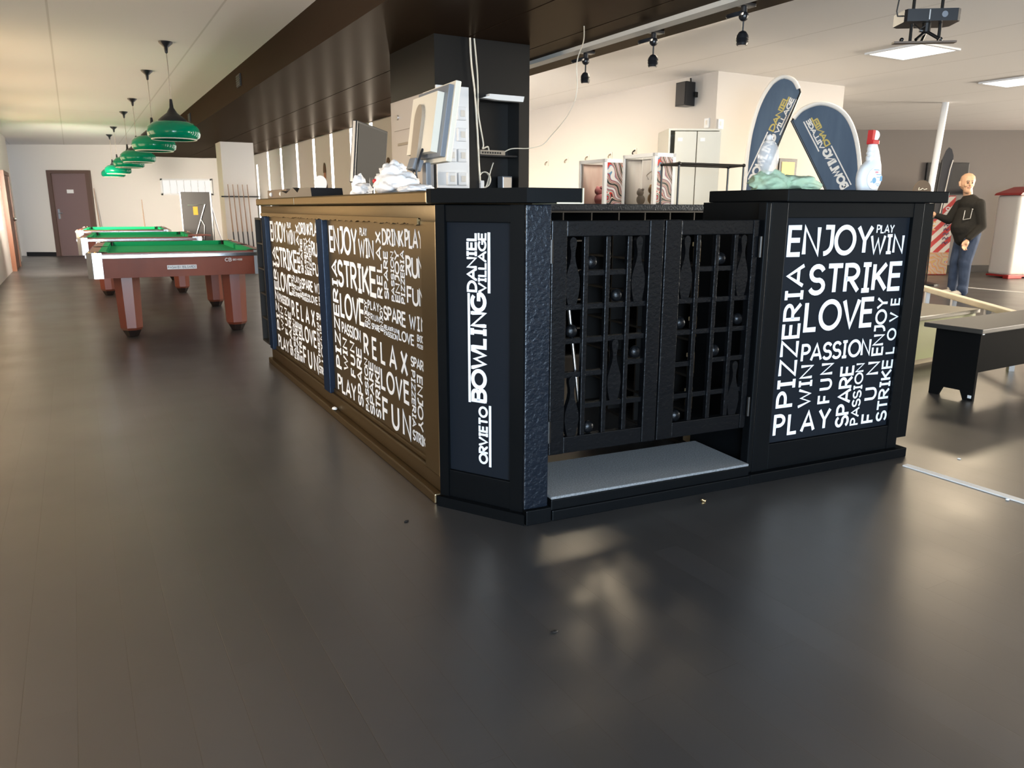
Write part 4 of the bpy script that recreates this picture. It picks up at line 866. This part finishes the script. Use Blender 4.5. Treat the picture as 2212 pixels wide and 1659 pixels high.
# ================================================================ BACK PART OF THE RIGHT HALL
o = thing('loudspeaker', 'black loudspeaker on the white wall behind the bar', 'loudspeaker', H(6.65, 7.36, 2.45), HR + R(-90))
b = MB(); b.prism([(-.09, -.19), (.09, -.19), (.07, -.03), (-.07, -.03)], 'z', 0, .27); b.build('cabinet', 'blackpl', o)
b = MB(); b.box(-.08, .08, -.2, -.19, .012, .258, .004); b.build('grille', 'tabledark', o)
b = MB(); b.box(-.09, .09, -.05, 0, .10, .16); b.tube([(-.02, -.02, .27), (-.03, -.02, .33)], .01); b.build('bracket', 'darkmetal', o)
for i, (a_, z, lab, bb, rr) in enumerate(((7.08, 2.24, 'white wall socket left of the wall corner, under the loudspeaker', 6.65, -90), (6.95, 2.22, 'white wall switch right of the wall corner', 6.72, 0))):
    o = thing('wall_socket', lab, 'socket', H(bb, a_, z), HR + R(rr), 'white wall plates')
    b = MB(); b.box(-.04, .04, -.02, 0, -.055, .055, .005); b.build('plate', 'white', o); b = MB(); b.box(-.015, .015, -.024, -.02, -.02, .03, .002); b.build('rocker', 'kiosk', o)
HN = ['wall hook farthest left beside the pillar', 'second wall hook from the pillar', 'third wall hook from the pillar, above the left prize machine', 'fourth wall hook from the pillar, between the prize machines', 'dark wall hook above the right prize machine']
for i, (a_, z) in enumerate(((10.63, 1.956), (10.07, 1.964), (9.52, 1.975), (8.96, 1.977), (8.42, 1.995))):
    o = thing('wall_hook', HN[i], 'hook', H(6.65, a_, z), HR + R(-90), 'hooks in a row on the white wall')
    b = MB(); b.box(-.03, .03, -.008, 0, -.045, .045, .003); b.build('plate', 'kiosk', o); b = MB(); b.tube([(0, -.008, .02), (0, -.04, .0), (0, -.05, -.02), (0, -.04, -.035)], .01, 8); b.build('hook', 'darkmetal' if i == 4 else 'taupe', o)
# prize machines
def machine(lab, b0, a0, a1, ztop, tint, w=.5):
    o = thing('prize_machine', lab, 'prize machine', H(b0, a0), HR, 'white framed prize machines'); d = a1 - a0
    b = MB(); b.box(0, w, 0, d, 0, 1.22, .01); b.build('cabinet', 'white', o)
    b = MB()
    for x in (0, w - .035):
        for y in (0, d - .035): b.box(x, x + .035, y, y + .035, 1.22, ztop)
    b.box(0, w, 0, .035, ztop - .035, ztop); b.box(0, w, d - .035, d, ztop - .035, ztop); b.box(0, .035, .035, d - .035, ztop - .035, ztop); b.box(w - .035, w, .035, d - .035, ztop - .035, ztop); b.build('frame', 'white', o)
    b = MB(); b.box(.008, .012, .035, d - .035, 1.22, ztop - .035); b.build('window', 'glass', o)
    b = MB(); b.box(.035, w - .035, .004, .012, .5, ztop - .035); b.build('side_art', 'artwork', o)
    b = MB(); b.box(.035, w - .035, d - .012, d - .004, 1.22, ztop - .035); b.box(.035, w - .035, .014, .018, 1.22, ztop - .035); b.build('inner_panel', tint, o)
    b = MB(); b.box(w - .03, w - .015, .035, d - .035, 1.22, ztop - .035); b.build('back_panel', tint, o)
    b = MB(); b.box(.04, w - .04, .04, d - .04, 1.22, 1.29); b.build('prize_tray', 'taupe', o)
    b = MB()
    for k in range(3): b.box(.038, .042, .06 + k * .14, .14 + k * .14, 1.235, 1.27)
    b.build('slot', 'dark', o)
    b = MB(); cx_ = w / 2; b.tube([(cx_, d * .4, ztop - .04), (cx_, d * .4, ztop - .16)], .012)
    for k in range(3):
        c_, s_ = math.cos(k * 2.1), math.sin(k * 2.1); b.tube([(cx_, d * .4, ztop - .16), (cx_ + .05 * c_, d * .4 + .05 * s_, ztop - .2), (cx_ + .03 * c_, d * .4 + .03 * s_, ztop - .24)], .006, 6)
    b.build('claw', 'metal', o)
M['pinkback'] = mat('pinkish_panel', (.85, .74, .7), .4, var=(9, (.7, .5, .45), (1, 1, .2))); M['greyback'] = mat('greyish_panel', (.8, .8, .8), .4, var=(7, (.6, .58, .6), (1, 1, .2)))
machine('white framed prize machine nearer the pillar, with pinkish back', 4.75, 6.5, 6.96, 1.745, 'pinkback')
machine('white framed prize machine beside the locker, with grey back', 4.9, 5.9, 6.4, 1.775, 'greyback', .26)
def plush(lab, p, s, m):
    o = thing('plush_toy', lab, 'toy', H(*p), HR + R(-90), 'plush toys in the prize machines')
    b = MB(); b.ball((0, 0, s * .5), s * .5, (1, .8, 1)); bd = b.build('body', m, o, smooth=60); b = MB(); b.ball((0, -.01, s * 1.2), s * .36); b.ball((-s * .28, 0, s * 1.5), s * .14); b.ball((s * .28, 0, s * 1.5), s * .14); b.build('head', m, o, smooth=60)
M['peach'] = mat('peach_plush', (.75, .45, .2), .8); M['pinkpl'] = mat('pink_plush', (.6, .22, .25), .8); M['greyplush'] = mat('grey_plush', (.25, .24, .26), .8)
plush('peach plush toy in the prize machine beside the locker', (5.02, 6.05, 1.29), .12, 'peach'); plush('grey plush toy in the prize machine beside the locker', (5.02, 6.24, 1.29), .10, 'greyplush')
plush('pink plush toy in the prize machine nearer the pillar', (4.93, 6.83, 1.29), .12, 'pinkpl')
# locker
o = thing('locker', 'tall pale metal locker with two doors, standing open at the side', 'locker', (1.65, 8.42, 0), R(2))
b = MB(); b.box(0, .02, 0, .5, 0, 2.08); b.box(.54, .56, 0, .5, 0, 2.08); b.box(0, .56, .48, .5, 0, 2.08); b.box(.02, .54, 0, .48, 2.06, 2.08); b.box(.02, .54, 0, .48, 0, .08); b.build('carcass', 'locker', o)
b = MB()
for z in (.5, 1.0, 1.5): b.box(.02, .54, .02, .48, z, z + .015)
b.build('shelf', 'locker', o)
for x0, x1 in ((.065, .295), (.305, .548)):
    b = MB(); b.box(x0, x1, -.018, 0, .08, 2.05, .003); d_ = b.build('door', 'locker', o)
    b = MB(); b.box(x0 + .05, x0 + .08, -.024, -.018, 1.05, 1.15, .003); b.build('handle', 'metal', d_)
    b = MB(); b.box(x0 + .03, x0 + .08, -.02, -.018, 1.95, 1.985); b.build('number_plate', 'white', d_)
# pipe frame standing on the back counter
o = thing('pipe_frame', 'black pipe frame standing on the back counter before the locker', 'pipe frame', H(5.2, 5.6, 1.29), HR)
b = MB(); z1 = .365
fr_ = [(-.35, -.1), (.41, -.15), (.51, .15), (-.33, .16)]
for x, y in fr_: b.tube([(x, y, 0), (x, y, z1)], .011, 8)
b.tube([(x, y, z1) for x, y in fr_], .011, 8, closed=True); b.build('pipes', 'darkmetal', o)
b = MB()
for x, y in fr_:
    b = MB(); b.ball((x, y, z1), .018); b.build('joint', 'darkmetal', o)
# feather flags
def flag(lab, loc, outline, edge_pts, pole, words, mirror, off=Vector((0, 0, 0))):
    o = thing('feather_flag', lab, 'flag', loc, 0, 'blue feather flags')
    b = MB(); b.prism(outline, 'y', -.003, .003); cl = b.build('cloth', 'navy', o)
    b = MB(); b.tube([(x, 0, z) for x, z in edge_pts], .022, 8); b.build('white_sleeve', 'flagwhite', o, smooth=60)
    b = MB(); b.tube([(x, .0, z) for x, z in pole], .011, 8); b.build('pole', 'darkmetal', o)
    b = MB(); b.lathe([(.2, 0), (.2, .03), (.05, .06), (.03, .1)], 20, X=Matrix.Translation((pole[0][0], 0, 0))); b.build('base', 'dark', o, smooth=40)
    (x0, z0), (x1, z1) = words; d = Vector((x1 - x0, z1 - z0)); L = d.length; ang = math.atan2(d.y, d.x)
    Xm = Matrix.Translation((x0, 0, z0)) @ Matrix.Rotation(-ang, 4, 'Y') @ (Matrix.Diagonal((1, 1, -1, 1)) if mirror else Matrix.Identity(4))
    for nm, m_, ws, rects in (('lettering', 'flagwhite', [('BOWLING', 'H', 0, 0, L * .56, .09, -.05), ('VILLAGE', 'H', L * .58, 0, L * .42, .05, -.08)], ((0, L * .56, .105, .117), (L * .58, L, -.024, -.012))), ('gold_lettering', 'gold', [('DANIEL', 'H', L * .58, .055, L * .42, .06, -.08)], ())):
        b = MB()
        for w_ in ws: word(b.bm, *w_, wt=.24, slab=True)
        for q0, q1, q2, q3 in rects: b.bm.faces.new([b.bm.verts.new(p) for p in ((q0, 0, q2), (q1, 0, q2), (q1, 0, q3), (q0, 0, q3))])
        bmesh.ops.transform(b.bm, matrix=Xm, verts=b.bm.verts); bmesh.ops.translate(b.bm, verts=b.bm.verts, vec=(0, -.0035, 0))
        g = bmesh.ops.extrude_face_region(b.bm, geom=list(b.bm.faces)); bmesh.ops.translate(b.bm, verts=[v for v in g['geom'] if isinstance(v, bmesh.types.BMVert)], vec=(0, -.001, 0))
        b.build(nm, m_, cl)
def smooth(l, sub=5):
    out = []
    for i in range(len(l) - 1):
        p0, p1, p2, p3 = [Vector(l[max(0, min(len(l) - 1, i + q))]) for q in (-1, 0, 1, 2)]
        for k_ in range(sub):
            t = k_ / sub; v = .5 * ((2 * p1) + (p2 - p0) * t + (2 * p0 - 5 * p1 + 4 * p2 - p3) * t * t + (3 * p1 - p0 - 3 * p2 + p3) * t ** 3); out.append((v.x, v.y))
    return out + [tuple(l[-1])]
def sc(l, k, x0): return [(x * k - x0, 1.25 + (z - 1.25) * k) for x, z in l]
k = 8.2 / 7.6; x0 = 2.45 * k
edge = sc([(2.20, 1.0), (2.235, 1.3), (2.246, 1.5), (2.25, 1.74), (2.275, 1.99), (2.335, 2.23), (2.43, 2.40), (2.535, 2.462), (2.635, 2.435), (2.69, 2.36)], k, x0); edge = smooth(edge)
out = edge + sc([(2.712, 2.324), (2.61, 2.033), (2.502, 1.736), (2.421, 1.521), (2.30, 1.2), (2.24, 1.0)], k, x0)
flag('taller blue feather flag with the lettering reading up its right edge', (x0, 8.2, 0), out, edge, sc([(2.0, .1), (2.24, .98), (2.30, 1.2), (2.502, 1.736), (2.712, 2.324), (2.70, 2.36)], k, x0), sc([(2.35, 1.50), (2.665, 2.27)], k, x0), False)
k = 7.9 / 7.3; x0 = 2.9 * k
edge = sc([(2.56, 2.055), (2.64, 2.14), (2.80, 2.19), (2.97, 2.14), (3.09, 2.015), (3.175, 1.8), (3.225, 1.5), (3.23, 1.1)], k, x0); edge = smooth(edge)
out = edge + sc([(3.09, 1.1), (2.942, 1.45), (2.741, 1.759), (2.554, 2.045)], k, x0)
out = sc([(2.545, 2.04)], k, x0) + edge + sc([(3.10, 1.1), (2.915, 1.43), (2.74, 1.72)], k, x0)
flag('wider blue feather flag beside it, its lettering mirrored from behind', (x0, 7.9, 0), out, edge, sc([(3.4, .1), (3.10, 1.1), (2.915, 1.43), (2.74, 1.72), (2.545, 2.04), (2.56, 2.055)], k, x0), sc([(3.06, 1.42), (2.67, 2.04)], k, x0), True)
# framed print on the jog wall
o = thing('framed_print', 'small dark framed yellow print on the wall between the flags', 'picture', H(7.9, 6.95, 1.72), HR)
b = MB(); b.box(-.16, .16, -.02, 0, -.15, .15, .003); b.build('frame', 'dark', o); b = MB(); b.box(-.115, .115, -.024, -.02, -.11, .11); b.build('print', 'paperyellow', o)
# white support pole, brown sign, dark flag, screen
o = thing('support_pole', 'slim white pole from floor to ceiling right of the spray bottle', 'pole', (6.39, 11.9, 0)); b = MB(); b.tube([(-.13, 0, 0), (.02, 0, 2.8)], .047, 16); b.build('pole', 'white', o, smooth=60)
b = MB(); b.lathe([(.12, 0), (.12, .02), (.06, .04)], 20, X=Matrix.Translation((-.13, 0, 0))); b.build('base_plate', 'white', o)
o = thing('brown_sign', 'round-topped brown sign with pale scribble behind the right worktop', 'sign', (4.70, 9.0, 0))
b = MB(); b.prism([(-.1, .9), (-.1, 1.45)] + ell(0, 1.46, .1, .12, 180, 0, 14) + [(.1, .9)], 'y', -.012, .012); s_ = b.build('panel', 'brownsign', o)
b = MB(); b.tube([(-.04, -.014, 1.50), (-.045, -.014, 1.47), (-.02, -.014, 1.475), (0, -.014, 1.49), (.02, -.014, 1.475), (.05, -.014, 1.485)], .004, 5); b.build('scribble', 'cream', s_)
b = MB(); b.tube([(0, 0.02, 0), (0, 0.02, .95)], .02); b.lathe([(.18, 0), (.18, .02), (.03, .04)], 18); b.build('stand', 'darkmetal', o)
o = thing('dark_flag', 'black feather flag with pale piping behind the white pole', 'flag', (7.15, 13.0, 0))
pts = [(-.13, 1.1), (-.115, 1.54), (-.09, 2.05), (-.04, 2.2), (0, 2.25), (.05, 2.22), (.09, 2.12), (.1, 1.9), (.06, 1.6), (.0, 1.1)]
b = MB(); b.prism(pts, 'y', -.004, .004); b.build('cloth', 'blackflag', o); b = MB(); b.tube([(x, -.005, z) for x, z in ((.13 - .04, 2.05), (.06, 1.9), (.03, 1.6), (-.03, 1.1))], .008, 6); b.build('piping', 'flagwhite', o)
b = MB(); b.tube([(-.1, 0, 0), (-.12, 0, 1.1), (-.11, 0, 1.6), (-.085, 0, 2.05)], .012); b.lathe([(.2, 0), (.2, .03), (.03, .06)], 18, X=Matrix.Translation((-.1, 0, 0))); b.build('pole', 'darkmetal', o)
o = thing('wall_screen', 'large black screen on the far wall behind the man', 'screen', (8.72, FAR_Y - .0, 1.55)); b = MB(); b.box(-.42, .42, -.06, 0, 0, .62, .008); b.build('case', 'blackpl', o); b = MB(); b.box(-.40, .40, -.064, -.06, .02, .6); b.build('panel', 'screen', o)
# red and white game machine
o = thing('game_machine', 'tall game machine with red and white striped side art beside the man', 'game machine', (8.31, 15.05, 0), R(2))
b = MB(); b.box(-.32, .24, .01, .6, 0, 1.52, .01); b.build('cabinet', 'redwood', o)
b = MB(); b.box(-.3, .225, -.004, .01, .44, 1.5); a_ = b.build('side_art', 'stripes', o); b = MB(); b.box(-.3, .225, -.006, .01, .02, .44); b.build('lower_art', 'crowd', o)
b = MB(); b.box(-.2, -.01, -.012, -.004, 1.16, 1.4); b.build('screen_patch', 'greypl', o)
lettering([('S', 'H', .05, 1.19, .09, .12, 0)], 'lettering', 'white', a_, -.005); lettering([('E', 'H', -.22, .86, .13, .17, 0)], 'lettering', 'peach', a_, -.005)
M['purple'] = mat('purple_print', (.18, .10, .16), .5)
b = MB()
for kk in range(7):
    z = .60 + kk * .085; b.tube([(.06, -.006, z), (.10, -.006, z + .05), (.13, -.006, z), (.17, -.006, z + .05)], .011, 5); b.tube([(.06, -.006, z + .035), (.17, -.006, z + .02)], .006, 5)
b.build('vertical_motif', 'purple', a_)
# white kiosk with red cap and foot
o = thing('kiosk', 'white round-cornered cabinet with red cap and red foot at the right edge', 'cabinet', (9.55, 14.6, 0), R(14))
b = MB(); b.box(-.30, .4, -.2, .3, .05, 1.52, .06, seg=3); b.build('body', 'kiosk', o, smooth=40); b = MB(); b.box(-.31, .41, -.21, .31, .02, .055, .01); b.box(-.42, -.1, -.3, -.18, 0, .07, .01); b.build('foot', 'redwood', o)
b = MB(); b.prism([(-.34, 1.52), (.44, 1.52), (.40, 1.62), (.1, 1.68), (-.30, 1.56)], 'y', -.24, .34); b.build('cap', 'redwood', o)
b = MB(); b.box(-.29, .39, -.207, -.2, 1.0, 1.02); b.build('seam', 'taupe', o)
# black bench, olive seat, white rail
o = thing('bench', 'black wooden bench with notched end panel right of the bar', 'bench', (3.08, 4.93, 0), R(31))
b = MB(); b.box(-.09, 1.6, -.05, .34, .468, .50, .006); b.build('seat', 'benchtop', o)
for x in (0.0, 1.35):
    b = MB(); b.prism([(0.0, 0), (.0, .468), (.30, .468), (.30, 0), (.235, 0), (.21, .06), (.09, .06), (.065, 0)], 'x', x, x + .025); b.build('end_panel', 'benchblack', o)
b = MB(); b.box(.025, 1.35, .012, .032, .19, .468, .003); b.build('front_board', 'benchblack', o)
for p_ in ((.0, .02, .03), (.02, .01, .46)):
    b = MB(); b.box(p_[0] - .006, p_[0] + .02, p_[1] - .012, p_[1] + .012, p_[2] - .012, p_[2] + .008, .003); b.build('worn_chip', 'white', o)
o = thing('low_seat', 'low olive green seat behind the black bench', 'seat', (3.2, 5.98, 0), R(33))
b = MB(); b.box(-.35, 1.0, 0, .72, .385, .42, .006); b.build('top', 'olivetop', o); b = MB(); b.box(-.33, .97, .02, .06, .06, .385); b.build('front_panel', 'olive', o); b = MB(); b.box(-.3, .94, .08, .62, 0, .30); b.build('plinth', 'tan', o)
o = thing('rail', 'long pale wooden rail on short posts behind the bench', 'rail', (4.33, 7.98, 0), R(-99.8))
b = MB(); b.box(-.2, 2.12, -.035, .035, .42, .47, .008); b.build('top_bar', 'lightwood', o)
for x in (.05, .75, 1.5, 2.05):
    b = MB(); b.box(x, x + .05, -.02, .02, 0, .42); b.build('post', 'metal', o)
# litter
def bit(name, lab, cat, loc, sx, sy, sz, m, rz=0.):
    o = thing(name, lab, cat, loc, rz); b = MB(); crumple(b, (0, 0, sz), sx, sy, sz, loc[0] * 3, .3); b.build('scrap', m, o, smooth=60)
bit('paper_scrap', 'white scrap of paper lying on the left bar plinth', 'litter', L3(1.72, .013, .046), .022, .014, .007, 'white', FLz)
o = thing('screw_nut', 'small pale metal nut on the floor before the gateway step', 'nut', (.84, 3.13, 0), 0); b = MB(); b.tube([(.009 * math.cos(i * 1.047), .009 * math.sin(i * 1.047), .005) for i in range(6)], .004, 6, closed=True); b.build('nut', 'brass', o)
bit('paper_scrap', 'tiny white speck on the floor beside the pale floor strip', 'litter', (2.19, 3.155, 0), .007, .006, .004, 'white')
bit('paper_scrap', 'tiny white crumb on the floor right of the cabinet', 'litter', (2.3, 3.72, 0), .008, .007, .003, 'white')
bit('dirt_crumb', 'dark crumb on the floor in the open foreground', 'litter', (.13, 2.07, 0), .012, .006, .003, 'dark', .5)
bit('dirt_crumb', 'dark crumb on the floor before the corner sign', 'litter', (-.43, 2.9, 0), .012, .005, .003, 'dark', 1.)

# ================================================================ THE MAN
mn = thing('person', 'bald man in charcoal sweater and jeans, turning to look back', 'person', (6.72, 11.48, 0))
b = MB()
# head
b.limb((-.07, .0, 1.675), .102, (-.075, -.002, 1.62), .096); b.limb((-.075, -.02, 1.60), .078, (-.083, -.042, 1.535), .055); b.limb((-.06, .0, 1.58), .065, (-.02, .02, 1.42), .062)
b.limb((-.088, -.1, 1.64), .012, (-.092, -.116, 1.602), .016); b.limb((-.115, -.086, 1.655), .018, (-.055, -.09, 1.655), .018)
b.limb((-.1, -.092, 1.565), .013, (-.076, -.092, 1.563), .015); b.limb((-.128, -.066, 1.60), .026, (-.045, -.068, 1.60), .026)
for s in (-1, 1): b.limb((-.075 + s * .102, .012, 1.645), .016, (-.075 + s * .098, .008, 1.595), .012)
# trunk and limbs
b.limb((-.0, .02, 1.34), .10, (.02, .0, 1.12), .12); b.limb((.02, 0, 1.05), .12, (.03, 0, .88), .12)
b.limb((.06, -.13, 1.33), .066, (.11, -.17, 1.02), .05); b.limb((.11, -.17, 1.02), .047, (-.07, -.2, .83), .032)
b.limb((-.05, .15, 1.32), .066, (-.17, .19, 1.1), .05); b.limb((-.17, .19, 1.1), .046, (-.38, .16, 1.17), .03)
b.limb((.03, -.09, .88), .1, (-.0, -.09, .48), .065); b.limb((0, -.09, .48), .06, (.02, -.09, .1), .04); b.limb((.03, .09, .88), .1, (-.03, .1, .48), .065); b.limb((-.03, .1, .48), .06, (-.02, .11, .1), .04)
def hand(b, w, d, side, s=1.):
    w, d, side = Vector(w), Vector(d).normalized(), Vector(side).normalized(); n = d.cross(side)
    b.limb(w, .026, w + d * .045, .03); b.limb(w + d * .03 - side * .022, .02, w + d * .085 - side * .03, .016); b.limb(w + d * .03 + side * .022, .02, w + d * .085 + side * .03, .016)
    for k, (o_, l) in enumerate(((-.033, .062), (-.011, .075), (.011, .072), (.033, .056))):
        p0 = w + d * .088 + side * o_; p1 = p0 + d * l * .5 + n * .008; p2 = p1 + d * l * .35 + n * .03
        b.limb(p0, .0095, p1, .009); b.limb(p1, .009, p2, .0075)
    t0 = w + d * .03 - side * .035; t1 = t0 + d * .035 - side * .025 + n * .012; b.limb(t0, .012, t1, .0105); b.limb(t1, .0105, t1 + d * .03 + n * .008, .0085)
hand(b, (-.075, -.2, .82), (-.35, -.02, -.9), (.9, .1, -.3)); hand(b, (-.39, .16, 1.175), (-.95, 0, .15), (.1, -.2, .95))
body = b.build('body', 'skin', mn, remesh=(.0055, 3))
b = MB()
for s in (-1, 1): b.ball((-.087 + s * .034, -.099, 1.632), .0115, (1.2, .6, .7))
b.build('eyes', 'eye', body, smooth=60)
b = MB(); b.limb((-.115, -.1, 1.57), .006, (-.062, -.101, 1.57), .006); b.build('mouth', 'lip', body, smooth=60)
b = MB()
for s in (-1, 1): b.limb((-.087 + s * .016, -.107, 1.66), .006, (-.087 + s * .05, -.1, 1.662), .005)
b.build('eyebrows', 'stubble', body, smooth=60)
b = MB()
b.limb((-.02, .01, 1.41), .082, (-.0, .0, 1.34), .14); b.limb((.02, -.06, 1.33), .115, (.0, .09, 1.32), .12); b.limb((.05, .0, 1.25), .155, (.05, 0, 1.0), .165); b.limb((-.02, 0, 1.18), .15, (-.055, 0, 1.0), .165); b.limb((-.02, 0, .98), .165, (.05, 0, .86), .155); b.limb((-.05, 0, .98), .15, (0, 0, .86), .15)
b.limb((.06, -.14, 1.33), .085, (.12, -.175, 1.02), .067); b.limb((.12, -.175, 1.02), .066, (-.06, -.2, .845), .046)
b.limb((-.05, .15, 1.32), .085, (-.17, .19, 1.1), .065); b.limb((-.17, .19, 1.1), .062, (-.375, .16, 1.168), .043)
sw = b.build('sweater', 'sweater', mn, remesh=(.011, 6))
b = MB(); b.limb((-.13, -.135, 1.24), .005, (-.15, -.15, 1.11), .005); b.limb((-.04, -.158, 1.25), .005, (-.06, -.17, 1.13), .005); b.limb((-.15, -.15, 1.11), .005, (-.06, -.172, 1.13), .005); b.ball((-.04, -.16, 1.26), .011); b.build('lanyard', 'metal', sw)
b = MB()
b.limb((.05, -.06, .90), .135, (.05, .06, .90), .135); b.limb((.04, -.08, .84), .125, (-.0, -.09, .48), .088); b.limb((0, -.09, .48), .086, (.02, -.09, .07), .068); b.limb((.03, .08, .84), .125, (-.03, .1, .48), .088); b.limb((-.03, .1, .48), .084, (-.03, .11, .07), .066)
b.limb((-.01, -.09, .5), .09, (.0, -.09, .44), .088); b.limb((.0, -.1, .1), .076, (.02, -.09, .06), .074)
b.build('jeans', 'jeans', mn, remesh=(.011, 3))
for x, y in ((-.01, -.09), (-.05, .11)):
    b = MB(); b.limb((x + .05, y, .045), .045, (x - .13, y - .03, .032), .036); b.limb((x + .03, y, .05), .045, (x + .0, y, .09), .05)
    for v in b.bm.verts: v.co.z = max(v.co.z, .002)
    b.build('shoe', 'shoe', mn, smooth=60)
